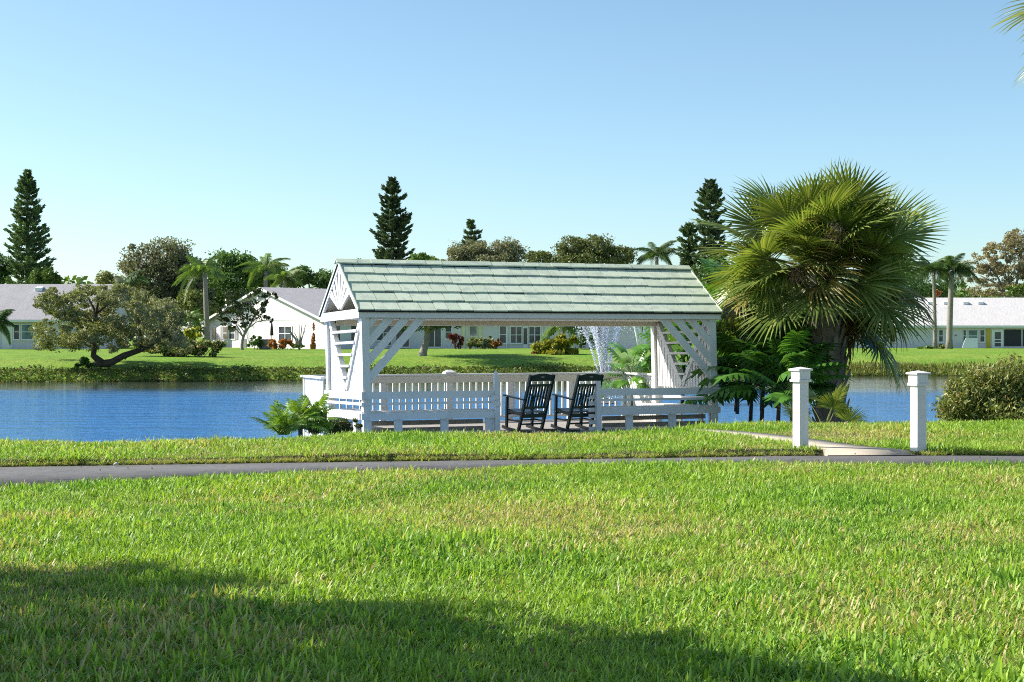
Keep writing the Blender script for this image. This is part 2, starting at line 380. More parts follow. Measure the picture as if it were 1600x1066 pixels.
# ------------------------------------------------------------------ gazebo
GX, GY, GD, YAW = -2.69, 27.13, -.27, .38
GL, GW = 7.27, 2.62
def gaz_pt(u, v, z=0.0):
    return Vector((GX + u * math.cos(YAW) - v * math.sin(YAW), GY + u * math.sin(YAW) + v * math.cos(YAW), GD + z))
gz = empty('gazebo', (GX, GY, GD), YAW, 'white wooden gazebo with mint green shingle roof and built-in benches', 'gazebo')
gz.rotation_euler = (R(-1.15), 0, YAW)
ZF0, ZF1, ZR, ZT = 2.12, 2.275, 3.25, .79
lean = lambda u, v, z: (u + .016 * (ZF0 - z), v, z)
W_ = M['white']; PW = .14; I = .04         # post width, inset
# posts
for u in (I, GL - I - PW):
    for v in (I, GW - I - PW):
        MB().box(u, u + PW, v, v + PW, -1.4 if v > 1 else -.75, ZF0).build('post', W_, gz, xf=lean)
# fascia beams, gable bands and ceiling
MB().box(0, GL, -.02, .025, ZF0, ZF1).build('fascia_board', W_, gz)
MB().box(0, GL, GW - .025, GW + .02, ZF0, ZF1).build('fascia_board', W_, gz)
for u0, u1 in ((-.03, .02), (GL - .02, GL + .03)):
    MB().box(u0, u1, -.024, GW + .024, ZF0 - .004, ZF1 + .004).build('gable_band', W_, gz)
cl = MB()
for k in range(13): cl.box(.025, GL - .025, .03 + k * .197, .03 + k * .197 + .190, ZF0 + .02, ZF0 + .04)
cl.build('ceiling', M['cream'], gz)
MB().box(.19, GL - .19, GW - .30, GW - .06, ZF0 - .075, ZF0 + .018).build('back_beam', M['cream'], gz)
for v in (.16, GW - .2): MB().box(.2, GL - .2, v, v + .05, ZF0 - .012, ZF0 + .018).build('ceiling_rail', M['cream'], gz)
# gables: rake boards and sunburst of tapered boards
slope = math.atan2(ZR - .06 - ZF1, GW / 2)
for u0, s in ((-.03, 1), (GL + .03, -1)):
    for side in (0, 1):
        v0 = -.02 if side == 0 else GW + .02; sg = 1 if side == 0 else -1
        p = [(v0, ZF1), (v0 + sg * .17, ZF1), (GW / 2, ZR - .19), (GW / 2, ZR - .04)]
        MB().prism(p if side == 0 else p[::-1], 'x', min(u0, u0 + s * .045), max(u0, u0 + s * .045)).build('rake_board', W_, gz)
    nb = 9
    for k in range(nb):
        a0 = math.pi * (k + .18) / nb; a1 = math.pi * (k + .82) / nb
        def hit(a, c=(GW / 2, ZF1 + .005)):
            # distance to rake line along angle a
            dx, dz = math.cos(a), math.sin(a); m = (ZR - .15 - ZF1) / (GW / 2 - .1)
            return (ZR - .15 - ZF1) / (dz + m * abs(dx))
        c = (GW / 2, ZF1 + .005)
        if k in (0, nb - 1): continue
        pts = [(c[0] + math.cos(a0) * .07, c[1] + math.sin(a0) * .07), (c[0] + math.cos(a0) * hit(a0), c[1] + math.sin(a0) * hit(a0)),
               (c[0] + math.cos(a1) * hit(a1), c[1] + math.sin(a1) * hit(a1)), (c[0] + math.cos(a1) * .07, c[1] + math.sin(a1) * .07)]
        MB().prism(pts, 'x', min(u0 + s * .01, u0 + s * .05), max(u0 + s * .01, u0 + s * .05)).build('sunburst_board', W_, gz)
# end panels: V braces, upright boards outside the V, level slats inside
def end_panel(u, sgn):
    v0, v1 = I + PW, GW - I - PW; vm = (v0 + v1) / 2; zb = ZT
    for side, va in ((0, v0), (1, v1)):
        sg = 1 if side == 0 else -1
        q = [(va, ZF0), (va + sg * .15, ZF0), (vm + sg * .02, zb + .08), (vm - sg * .06, zb)]
        MB().prism(q if side == 0 else q[::-1], 'x', u - .045, u + .045).build('v_brace', W_, gz, xf=lean)
        n = 9; w = (vm - v0 - .06) / n
        for k in range(n):
            a, b = va + sg * (k * w + .014), va + sg * ((k + 1) * w - .018)
            top = lambda v: zb + (ZF0 - zb) * (1 - abs(v - va) / (vm - v0 - .06))
            za, zc = top(a), top(b)
            q = [(a, zb), (b, zb), (b, max(zc, zb + .01)), (a, za)]
            MB().prism(q if side == 0 else q[::-1], 'x', u - .012, u + .012).build('upright_board', W_, gz, xf=lean)
    for z in (1.90, 1.69, 1.47, 1.26, 1.05):
        half = (vm - v0) * (z - zb) / (ZF0 - zb) - .05
        MB().box(u - .075, u + .075, vm - half, vm + half, z - .022, z + .022).build('level_slat', W_, gz, xf=lean)
end_panel(I + PW / 2, 1); end_panel(GL - I - PW / 2, -1)
# diagonal knee boards along the front
for left in (True, False):
    for k, d in enumerate((.16, .47, .79, 1.11)):
        u0 = I + PW - .03 if left else GL - I - PW + .03; s = 1 if left else -1; w = .205 if k else .15
        z0 = ZF0
        q = [(u0, z0 - d - w * .5), (u0, z0 - d + w * .5), (u0 + s * (d - w * .5) * .92, z0), (u0 + s * (d + w * .5) * .92, z0)]
        MB().prism(q[::-1] if left else q, 'y', I + .02, I + .065).build('knee_board', W_, gz, xf=lean)
# benches
def bench(u0, u1, endpost):
    MB().box(u0, u1, I - .03, I + .008, ZT - .13, ZT).build('bench_rail', W_, gz, xf=lean)
    MB().box(u0, u1, I - .025, I + .010, .555, .60).build('bench_rail', W_, gz, xf=lean)
    for k in range(3):
        MB().box(u0 + .02, u1 - .02, I + .02 + k * .15, I + .02 + k * .15 + .142, .405 + .004 * k, .44 + .004 * k).build('seat_plank', W_, gz, xf=lean)
    MB().box(u0, u1, I - .03, I + .01, .29, .405).build('seat_apron', W_, gz, xf=lean)
    for z in (.04, .17):
        MB().box(u0 + .3, u1 - .1, .44, .465, z, z + .085).build('skirt_board', M['greywood'], gz, xf=lean)
    n = 3
    for k in range(n):
        u = u0 + .62 + k * (u1 - u0 - .8) / (n - 1)
        MB().box(u, u + .15, I + .03, I + .07, -.02, .29).build('bench_leg', W_, gz, xf=lean)
    if endpost is not None:
        e = endpost
        MB().box(e, e + .09, I - .05, I + .05, -.05, 1.0).add([(e, I - .05, 1.0), (e + .09, I - .05, 1.0), (e + .09, I + .05, 1.0), (e, I + .05, 1.0), (e + .025, I - .03, 1.13), (e + .065, I - .03, 1.13), (e + .065, I + .03, 1.13), (e + .025, I + .03, 1.13), (e + .045, I, 1.165)],
            [(0, 1, 5, 4), (1, 2, 6, 5), (2, 3, 7, 6), (3, 0, 4, 7), (4, 5, 8), (5, 6, 8), (6, 7, 8), (7, 4, 8)]).build('bench_end_post', W_, gz, xf=lean)
bench(0, 2.56, 2.54); bench(4.62, GL, 4.60)
for z in (.0, .12, .24, .36, .48, .60): MB().box(4.48, 4.70, I + .06, I + .09, z, z + .075).build('end_slat', W_, gz, xf=lean)
for z in (.50, .62): MB().box(2.46, 2.64, I - .075, I - .052, z, z + .09).build('end_slat', W_, gz, xf=lean)
for u0, u1, sg in ((-.0, .04, 1), (GL - .04, GL, -1)):
    MB().box(u0, u1, -.012, GW - .02, ZT - .134, ZT + .003).build('bench_rail', W_, gz, xf=lean)
    MB().box(u0, u1, .0, GW - .02, .553, .602).build('bench_rail', W_, gz, xf=lean)
    a = .05 if sg == 1 else GL - .50
    for k in range(3): MB().box(a + k * .15, a + k * .15 + .142, .48, GW - .2, .403, .437).build('seat_plank', W_, gz, xf=lean)
    MB().box(u0, u1, .18, GW - .2, .288, .402).build('seat_apron', W_, gz, xf=lean)
    for v in (.62, 1.5): MB().box(u0 + .05 * sg, u1 + .05 * sg, v, v + .15, -.02, .288).build('bench_leg', W_, gz, xf=lean)
# roof
roof = MB()
for side in (0, 1):
    v0, sg = (-.05, 1) if side == 0 else (GW + .05, -1)
    q = [(v0, ZF1 - .02), (GW / 2, ZR - .045), (GW / 2, ZR - .085), (v0, ZF1 - .06)]
    roof.prism(q[::-1] if side == 0 else q, 'x', -.05, GL + .05)
roof = roof.build('roof', M['felt'], gz)
for side in (0, 1):
    v0, sg = (.03, 1) if side == 0 else (GW - .03, -1)
    q = [(v0, ZF1 - .0), (GW / 2, ZR - .10), (GW / 2, ZR - .13), (v0, ZF1 - .03)]
    MB().prism(q[::-1] if side == 0 else q, 'x', .03, GL - .03).build('sheathing', M['white'], roof)
for u0 in (-.055, GL + .035):          # pale green edge strips on the rakes
    for side in (0, 1):
        v0, sg = (-.06, 1) if side == 0 else (GW + .06, -1)
        q = [(v0, ZF1 - .055), (GW / 2, ZR - .075), (GW / 2, ZR - .005), (v0, ZF1 + .012)]
        MB().prism(q if side == 0 else q[::-1], 'x', u0, u0 + .02).build('rake_trim', M['trimgreen'], roof)
sl_len = math.hypot(GW / 2 + .05, ZR - .045 - ZF1 + .02); ang = math.atan2(ZR - .045 - ZF1 + .02, GW / 2 + .05)
shm = {}
def shingle_mesh(w, le):
    k = (round(w, 2), le)
    if k not in shm:
        b = MB(); h = .023
        # wedge: butt end thick at y=0, thin at y=le
        b.add([(0, 0, 0), (w, 0, 0), (w, le, 0), (0, le, 0), (0, .004, h), (w, .004, h), (w, le, .004), (0, le, .004)],
              [(0, 3, 2, 1), (4, 5, 6, 7), (0, 1, 5, 4), (1, 2, 6, 5), (2, 3, 7, 6), (3, 0, 4, 7)])
        m = b.mesh('shingle'); m.materials.append(M['shingle']); shm[k] = m
    return shm[k]
def lay(side):
    n = 5; ex = (sl_len - .09) / n
    for r_ in range(n):
        u = -.06
        while u < GL + .05:
            w = random.choice((.24, .28, .32, .36, .40, .44, .48)) if side == 0 else .8
            if GL + .06 - (u + w) < .2: w = GL + .06 - u
            s = r_ * ex - .02
            jit = random.uniform(-.012, .012) if side == 0 else 0
            y = (-.05 + math.cos(ang) * (s + jit)) ; z = ZF1 - .018 + math.sin(ang) * (s + jit)
            o = bpy.data.objects.new('shingle', shingle_mesh(w - .012, round(min(ex * 1.28, sl_len - s - .01), 3))); col.objects.link(o); o.parent = roof
            tilt = ang - .028 + random.uniform(-.006, .006)
            if side == 0: o.location = (u, y, z); o.rotation_euler = (tilt, 0, random.uniform(-.004, .004))
            else: o.location = (u + w, GW - y, z); o.rotation_euler = (tilt, 0, math.pi)
            u += w
lay(0); lay(1)
u = -.06; k = 0
cap = MB(); cw = .13; le = .40
for sg in (1, -1):
    ca, sa = math.cos(ang), math.sin(ang)
    a = [(0, 0, .020), (0, -sg * cw * ca, .020 - cw * sa), (le, -sg * cw * ca, .002 - cw * sa), (le, 0, .002)]
    b = [(x, y, z - .022) for x, y, z in a]
    fs = [(0, 1, 2, 3), (7, 6, 5, 4), (1, 0, 4, 5), (2, 1, 5, 6), (3, 2, 6, 7), (0, 3, 7, 4)]
    cap.add(a + b, fs if sg == -1 else [f[::-1] for f in fs])
capm = cap.mesh('ridge_cap'); capm.materials.append(M['shingle'])
NC = 22
for k in range(NC):
    o = bpy.data.objects.new('ridge_cap', capm); col.objects.link(o); o.parent = roof
    o.location = (GL + .06 - k * (GL + .12 - .04) / NC, GW / 2, ZR - .012 + random.uniform(-.003, .004)); o.rotation_euler = (random.uniform(-.03, .03), R(-2.2) + random.uniform(-.01, .01), math.pi)

# ------------------------------------------------------------------ deck with railing
dk = empty('deck', (GX, GY, GD), YAW, 'white railed lake deck under and behind the gazebo', 'deck')
VB = 4.15
fl = MB()
for k in range(29): fl.box(-.06, GL + .06, -.02 + k * .145, -.02 + k * .145 + .138, -.05, -.012)
tag(fl.build('floor_planks', M['greywood'], dk), kind='stuff')
for u in (.3, 2.5, 4.7, 6.9):
    for v in (.4, 2.2, 4.0): MB().box(u, u + .2, v, v + .2, -2.0, -.056).build('pile', M['greywood'], dk)
bal_f = MB().box(-.019, .019, -.019, .019, .10, .86).mesh('baluster'); bal_f.materials.append(W_)
RT = .96
posts_u = [.0, 1.62, 3.08, 4.44, 5.86, GL - .1]
for u in posts_u:
    MB().box(u, u + .11, VB - .05, VB + .06, -.6, RT - .002).build('railing_post', W_, dk)
MB().box(3.02, 3.25, VB - .11, VB + .12, RT + .042, RT + .075).add([(3.02, VB - .11, RT + .075), (3.25, VB - .11, RT + .075), (3.25, VB + .12, RT + .075), (3.02, VB + .12, RT + .075), (3.10, VB - .04, RT + .12), (3.17, VB - .04, RT + .12), (3.17, VB + .05, RT + .12), (3.10, VB + .05, RT + .12)],
    [(0, 1, 5, 4), (1, 2, 6, 5), (2, 3, 7, 6), (3, 0, 4, 7), (4, 5, 6, 7)]).build('post_cap', W_, dk)
MB().box(-.05, GL + .05, VB - .07, VB + .08, RT, RT + .04).build('top_rail', W_, dk)
MB().box(.11, GL - .11, VB - .072, VB - .055, RT - .145, RT - .005).build('sub_rail', M['cream'], dk)
MB().box(.11, GL - .11, VB - .02, VB + .02, .06, .10).build('bottom_rail', W_, dk)
u = .2
while u < GL - .15:
    if min(abs(u - p - .05) for p in posts_u) > .09:
        o = bpy.data.objects.new('baluster', bal_f); col.objects.link(o); o.parent = dk; o.location = (u, VB, 0)
    u += .142
for uu in (.0, GL - .06):
    MB().box(uu - .04, uu + .10, GW + .02, VB - .075, RT, RT + .04).build('top_rail', W_, dk)
    v = GW + .06
    while v < VB - .12:
        MB().box(uu + .01, uu + .04, v, v + .085, -.35, RT - .002).build('side_board', W_, dk); v += .108

# ------------------------------------------------------------------ rocking chairs
def chair_meshes():
    P = []
    def part(nm, mb): me = mb.mesh(nm); me.materials.append(M['chair']); P.append((nm, me))
    w = .27; rec = .27                      # half width, recline per metre
    yb = lambda z: -.20 - rec * (z - .38)
    for s in (-1, 1):
        part('back_post', MB().beam((s * w, yb(.05) + .02, .05), (s * w, yb(1.10), 1.10), .045, .055, (0, 1, 0)))
        part('front_leg', MB().beam((s * (w + .03), .26, .05), (s * (w + .03), .28, .63), .045, .045, (0, 1, 0)))
        part('armrest', MB().beam((s * (w + .035), .36, .655), (s * (w + .02), -.27, .625), .085, .025))
        pts = [(s * (w + .015), y, .02 + .16 * (y * y) * 1.0) for y in np.linspace(-.52, .42, 9)]
        rk = MB()
        for a, b in zip(pts[:-1], pts[1:]): rk.beam(a, b, .03, .055)
        part('rocker', rk)
        part('side_stretcher', MB().beam((s * (w + .015), .26, .20), (s * w, yb(.2), .20), .025, .03))
        part('side_apron', MB().beam((s * (w + .02), .27, .36), (s * w, yb(.36), .34), .03, .06))
    crest = MB(); n = 8
    for i in range(n):
        a, b = -w + .02 + (2 * w - .04) * i / n, -w + .02 + (2 * w - .04) * (i + 1) / n
        ta, tb = 1.08 + .045 * (1 - (a / w) ** 2), 1.08 + .045 * (1 - (b / w) ** 2)
        Pp = []
        for y in (yb(1.05) - .014, yb(1.05) + .014): Pp += [(a, y, .985), (b, y, .985), (b, y - .02, tb), (a, y - .02, ta)]
        crest.add(Pp, [(0, 1, 2, 3), (7, 6, 5, 4), (3, 2, 6, 7), (1, 0, 4, 5), (0, 3, 7, 4), (2, 1, 5, 6)])
    part('crest_rail', crest)
    part('upper_rail', MB().beam((-w, yb(.90), .90), (w, yb(.90), .90), .028, .05))
    part('lower_rail', MB().beam((-w, yb(.47), .47), (w, yb(.47), .47), .028, .045))
    for k in range(7):
        x = -w + .075 + k * (2 * w - .15) / 6
        part('back_slat', MB().beam((x, yb(.47) + .004, .47), (x, yb(.90) + .004, .90), .036, .014, (0, 1, 0)))
    seat = MB()
    ys = np.linspace(-.21, .30, 8); zz = [.385, .372, .366, .366, .372, .382, .390, .385]
    for i in range(7): seat.beam((0, ys[i] + .003, zz[i]), (0, ys[i + 1] - .003, zz[i + 1]), 2 * w + .02, .022)
    part('seat', seat)
    part('back_apron', MB().beam((-w, yb(.31), .31), (w, yb(.31), .31), .025, .075))
    part('front_apron', MB().beam((-w, .26, .33), (w, .26, .33), .025, .07))
    part('cross_stretcher', MB().beam((-w, .10, .20), (w, .10, .20), .022, .022))
    part('back_stretcher', MB().beam((-w, yb(.15), .15), (w, yb(.15), .15), .022, .03))
    part('centre_stay', MB().beam((.0, yb(.15), .15), (.0, yb(.3), .28), .03, .02, (0, 1, 0)))
    plate = MB().box(-.035, .035, yb(1.05) - .034, yb(1.05) - .030, 1.055, 1.070).mesh('maker_plate'); plate.materials.append(M['brass']); P.append(('maker_plate', plate))
    return P
CM = chair_meshes()
def chair(px_, Y, rz, label, rock):
    x = (px_ - 800) / F * Y
    e = empty('rocking_chair', (x, Y, GD - .005), rz, label, 'rocking chair', 'rocking chairs in the gazebo')
    e.rotation_euler = (R(rock), 0, rz)
    for nm, m in CM:
        o = bpy.data.objects.new(nm, m); col.objects.link(o); o.parent = e
chair(824, 28.9, R(36), 'dark green slatted rocking chair beside the left bench end', 4.0)
chair(900, 29.15, R(33), 'dark green slatted rocking chair next to the right bench end', 4.5)

# ------------------------------------------------------------------ bollards
def bollard(px_, Y, h, rz, label):
    p = ((px_ - 800) / F * Y, Y); z = float(ground_z(*p)) - .03
    e = empty('bollard', (p[0], p[1], z), rz, label, 'bollard', 'white bollards beside the concrete walk')
    w = .072
    MB().box(-w, w, -w, w, 0, h - .16).build('shaft', M['bollard'], e, bevel=.004)
    c = w + .016
    MB().box(-c - .012, c + .012, -c - .012, c + .012, h - .19, h - .155).build('collar', M['bollard'], e, bevel=.006)
    b = MB().box(-c, c, -c, c, h - .153, h - .045).build('cap_block', M['bollard'], e, bevel=.004)
    d = c + .022
    MB().add([(-d, -d, h - .044), (d, -d, h - .044), (d, d, h - .044), (-d, d, h - .044), (-d, -d, h - .022), (d, -d, h - .022), (d, d, h - .022), (-d, d, h - .022), (0, 0, h + .004)],
             [(0, 3, 2, 1), (0, 1, 5, 4), (1, 2, 6, 5), (2, 3, 7, 6), (3, 0, 4, 7), (4, 5, 8), (5, 6, 8), (6, 7, 8), (7, 4, 8)]).build('cap_lid', M['bollard'], b)
bollard(1251, 19.6, 1.07, R(28), 'white square bollard left of the concrete walk, before the palm foliage')
bollard(1435, 19.4, 1.05, R(24), 'white square bollard on the right side of the concrete walk, near the lakeside bush')

# ------------------------------------------------------------------ vegetation builders
M['bark'] = solid('bark', (0.12, 0.10, 0.08), .9, .45, 5, .2, (14, .8, .04))
M['greybark'] = solid('pale_bark', (0.33, 0.30, 0.26), .9, .4, 5, .2, (12, .7, .03))
M['palmbark'] = solid('palm_bark', (0.30, 0.27, 0.23), .9, .35, 4, .2, (10, .8, .03))
M['oak'] = leafmat('oak_leaves', (0.07, 0.105, 0.03), (0.16, 0.17, 0.065), .25, .5)
M['greyoak'] = leafmat('greyish_oak_leaves', (0.17, 0.185, 0.105), (0.30, 0.305, 0.19), .28, .6)
M['dark'] = leafmat('dark_evergreen_leaves', (0.05, 0.115, 0.028), (0.13, 0.23, 0.055), .26, .45)
M['mid'] = leafmat('mid_green_leaves', (0.08, 0.17, 0.03), (0.19, 0.29, 0.06), .28, .45)
M['olive'] = leafmat('olive_leaves', (0.15, 0.19, 0.06), (0.34, 0.36, 0.14), .28, .5)
M['yellow'] = leafmat('yellow_green_leaves', (0.16, 0.22, 0.025), (0.46, 0.42, 0.05), .3, .45)
M['red'] = leafmat('red_leaves', (0.20, 0.020, 0.035), (0.10, 0.05, 0.03), .3, .45)
M['copper'] = leafmat('copper_leaves', (0.42, 0.13, 0.045), (0.26, 0.16, 0.05), .3, .5)
M['pink'] = leafmat('flowering_hedge_leaves', (0.08, 0.14, 0.025), (0.20, 0.26, 0.05), .25, .45, (0.75, 0.50, 0.38), .22)
M['hedge'] = leafmat('clipped_hedge_leaves', (0.14, 0.19, 0.05), (0.36, 0.36, 0.17), .25, .5)
M['golden'] = leafmat('golden_oak_leaves', (0.24, 0.215, 0.14), (0.36, 0.31, 0.15), .25, .6)
M['pine'] = leafmat('norfolk_pine_needles', (0.06, 0.11, 0.055), (0.145, 0.215, 0.095), .22, .5)
M['magnolia'] = leafmat('magnolia_leaves', (0.022, 0.045, 0.014), (0.10, 0.12, 0.035), .15, .25, spec=.6)
M['queen'] = leafmat('queen_palm_fronds', (0.11, 0.20, 0.04), (0.25, 0.36, 0.11), .3, .45)
M['queendark'] = leafmat('dark_palm_fronds', (0.055, 0.115, 0.04), (0.14, 0.21, 0.08), .25, .45)
M['weed'] = leafmat('bank_weeds', (0.05, 0.085, 0.018), (0.15, 0.20, 0.045), .25, .6, (0.18, 0.13, 0.05), .14)
M['rush'] = leafmat('bank_grass', (0.13, 0.17, 0.03), (0.24, 0.22, 0.07), .25, .6)
M['bush'] = leafmat('narrow_bush_leaves', (0.10, 0.14, 0.035), (0.27, 0.29, 0.10), .28, .45, (0.28, 0.20, 0.09), .10)
M['fernleaf'] = leafmat('bright_fern_leaves', (0.11, 0.24, 0.025), (0.30, 0.42, 0.06), .3, .4)
M['sabal'] = leafmat('sabal_fan', (0.10, 0.165, 0.03), (0.33, 0.385, 0.10), .32, .33, (0.33, 0.28, 0.06), .03, spec=.5)
M['sabaldry'] = leafmat('dry_sabal_fan', (0.30, 0.21, 0.08), (0.20, 0.13, 0.05), .2, .6)
M['sabalyellow'] = leafmat('yellowing_sabal_fan', (0.10, 0.12, 0.025), (0.40, 0.29, 0.05), .25, .45)
M['petiole'] = solid('palm_stalk', (0.20, 0.22, 0.07), .5, .3, 4)
M['seed'] = leafmat('palm_seed_stalks', (0.42, 0.30, 0.22), (0.28, 0.19, 0.14), .1, .8)
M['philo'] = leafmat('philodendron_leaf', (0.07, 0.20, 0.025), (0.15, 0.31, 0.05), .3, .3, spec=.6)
M['philoshade'] = leafmat('shaded_philodendron_leaf', (0.05, 0.15, 0.02), (0.12, 0.27, 0.045), .28, .3, spec=.6)  # same leaf with shade put into its colour, for plants below the palm

def clump_points(blobs, n, tight=.34, hollow=.40):
    """leaf positions in uneven clumps filling ellipsoids; blobs = [(centre, radii)]"""
    vols = np.array([np.prod(r) ** (2 / 3) for c, r in blobs]); ks = np.maximum(1, (n * vols / vols.sum()).astype(int)); out = []
    for (c, r), m in zip(blobs, ks):
        r = np.array(r); nk = max(6, int(m / 55))
        d = unit(rng.normal(size=(nk, 3))); rad = hollow + (1 - hollow) * rng.random((nk, 1)) ** .6
        sub = d * rad * (0.82 + .30 * rng.random((nk, 1)))
        w = rng.random(nk) + .3; w /= w.sum()
        pick = rng.choice(nk, size=m, p=w)
        sz = tight * (.6 + .8 * rng.random(nk))
        p = sub[pick] + rand_ball(m) * sz[pick][:, None]
        out.append(np.array(c) + p * r)
    return np.concatenate(out)

def limbs(mb, base, top, blobs, r0, seed=0):
    """tapered trunk and one forked limb per blob"""
    base = Vector(base); top = Vector(top); n = 6; pts = []
    for i in range(n + 1):
        t = i / n; p = base.lerp(top, t); j = r0 * .5 * math.sin(t * 5 + seed)
        pts.append(p + Vector((j, j * .6, 0)))
    mb.tube(pts, [r0 * (1.25 if i == 0 else 1) * (1 - .45 * i / n) for i in range(n + 1)], 9)
    for k, (c, r) in enumerate(blobs):
        c = Vector(c); s = pts[-1 - (k % 3)]
        m = s.lerp(c, .5) + Vector((0, 0, .12 * (c - s).length)); 
        mb.tube([s, s.lerp(m, .5) + Vector((.05, 0, 0)), m, c], [r0 * .42, r0 * .34, r0 * .26, r0 * .12], 6)
        for q in range(4):
            e = c + Vector([random.uniform(-.75, .75) * x for x in r]); mm = m.lerp(e, .5) + Vector((0, 0, .08 * (e - m).length))
            mb.tube([m.lerp(c, .4), mm, e], [r0 * .16, r0 * .11, r0 * .04], 5)
    return mb

def px_blobs(spec, Y, depth=1.0):
    return [(tuple(at(x, y, Y + (dy if len(b) else 0))), (rx / F * Y, max(rx, ry) / F * Y * depth, ry / F * Y)) for x, y, rx, ry, *b in spec for dy in [b[0] if b else 0]]

def tree(name, label, base_px, Y, spec, nleaf, size, mat, bark='bark', r0=.25, group=None, aspect=.5, cat='tree', top=None, flat=0.0, tight=.36, hollow=.40):
    nleaf = int(nleaf * 2.3); size = size * .64
    blobs = px_blobs(spec, Y)
    bx = (base_px - 800) / F * Y; bz = float(ground_z(bx, Y))
    e = empty(name, (bx, Y, bz), 0, label, cat, group)
    off = Vector(e.location)
    cx = np.mean([b[0][0] for b in blobs]); cz = min(b[0][2] for b in blobs)
    tp = Vector(top) if top else Vector((bx * .5 + cx * .5, Y, bz + (cz - bz) * .8))
    mb = limbs(MB(), (bx, Y, bz - .2), tp, blobs, r0, len(spec)); mb.v = [tuple(Vector(p) - off) for p in mb.v]
    mb.build('trunk', M[bark], e, smooth=True)
    p = clump_points(blobs, nleaf, tight, hollow) - np.array(off)
    link('crown', leaf_mesh('crown', p, size * (.6 + .8 * rng.random(len(p))), aspect, flat=flat), M[mat], e)
    return e

def norfolk(label, x, ytop, ybot, Y, halfw, group, taper=1.0, seed=1, top_round=.2, dens=1.0):
    """whorled conifer: tiers of upswept branches carrying needle sprays"""
    rs = np.random.default_rng(seed)
    p0 = at(x, ybot, Y); p1 = at(x, ytop, Y); gz_ = float(ground_z(p0.x, Y)); e = empty('norfolk_pine', (p0.x, Y, gz_), 0, label, 'tree', group)
    H0, H1 = p0.z - gz_, p1.z - gz_; hw = halfw / F * Y
    MB().tube([(0, 0, -.3), (.05, 0, H1 * .3), (0, 0, H1 * .7), (0, 0, H1)], [.38, .32, .18, .03], 8).build('trunk', M['bark'], e, smooth=True)
    C, D = [], []; br = MB(); z = H0
    while z < H1 - .15:
        t = (z - H0) / (H1 - H0); prof = min(1.0, ((1 - t) / top_round) ** .55) * (1 - (1 - taper) * t) if t > 0 else 1
        prof *= .68 + .48 * rs.random()
        nb = 7 if t < .9 else 5; a0 = rs.random() * 6.28
        for k in range(nb):
            a = a0 + 6.283 * k / nb + rs.normal() * .12; Lb = hw * max(prof, .08) * (.62 + .50 * rs.random())
            d = np.array([math.cos(a), math.sin(a), 0.])
            pts = []
            for s in np.linspace(0, 1, 6): pts.append(d * Lb * s + np.array([0, 0, z + Lb * (.02 * s + .20 * s ** 2.2) - .10 * Lb * math.sin(s * 3.1)]))
            br.tube([tuple(q) for q in pts], [.06, .05, .04, .03, .025, .015], 4)
            m = int((16 + 30 * Lb) * dens)
            s = .22 + .80 * rs.random(m) ** .8; q = np.array([np.interp(s, np.linspace(0, 1, 6), np.array(pts)[:, i]) for i in range(3)]).T
            side = np.array([-d[1], d[0], 0]); sd = rs.normal(size=(m, 1)) * .16 * Lb * (1.1 - s[:, None] * .6)
            q = q + side * sd + np.array([0, 0, 1]) * (rs.random((m, 1)) * .34 - .08)
            C.append(q); D.append(d * .7 + side * np.sign(sd) * .6 + np.array([0, 0, .5]))
        z += (.40 + .30 * rs.random()) * (1 if t < .8 else .7)
    C = np.concatenate(C); D = np.concatenate(D)
    br.build('branches', M['bark'], e)
    link('crown', leaf_mesh('crown', C, .46 * (.6 + .8 * rs.random(len(C))), .34, D), M['pine'], e)
    return e

def frond_mesh(Lf, droop, leaflet, nl=34, hang=.6):
    """pinnate frond along +x, drooping; leaflets both sides"""
    t = np.linspace(0, 1, 12); X = Lf * t * (1 - .18 * droop * t); Z = Lf * (.28 * t - droop * .62 * t ** 2.1)
    V = []; Q = []
    for i in range(nl):
        s = .14 + .86 * i / (nl - 1); x = np.interp(s, t, X); z = np.interp(s, t, Z); l = leaflet * (math.sin(s * 2.6 + .35) * .75 + .3)
        for sg in (-1, 1):
            for rep in range(2):
                a = random.uniform(.5, .95); dv = np.array([.55 * a, sg * (.85 - .25 * rep), -hang * random.uniform(.3, 1.1) - .25 * rep]); dv /= np.linalg.norm(dv)
                wv = np.array([.9, 0, .15]) * .055 * leaflet
                b = np.array([x, 0, z]); n = len(V)
                m_ = b + dv * l * .55 + np.array([0, 0, .04 * l]); tip = b + dv * l + np.array([0, 0, -hang * .35 * l])
                V += [b - wv * .5, b + wv * .5, m_ + wv * .6, m_ - wv * .6, tip]
                Q += [(n, n + 1, n + 2, n + 3), (n + 3, n + 2, n + 4, n + 4)]
    T = [(a, b, c) for a, b, c, d in Q if c == d]; Q4 = [q for q in Q if q[2] != q[3]]
    V = [tuple(v) for v in V]
    # midrib
    n = len(V); r = .03
    for i in range(12):
        rr = r * (1 - .8 * t[i]); V += [(X[i], -rr, Z[i]), (X[i], rr, Z[i]), (X[i], 0, Z[i] + rr)]
    for i in range(11):
        for k in range(3):
            k2 = (k + 1) % 3; Q4.append((n + i * 3 + k, n + i * 3 + k2, n + (i + 1) * 3 + k2, n + (i + 1) * 3 + k))
    return mesh_np('frond', V, Q4, T)

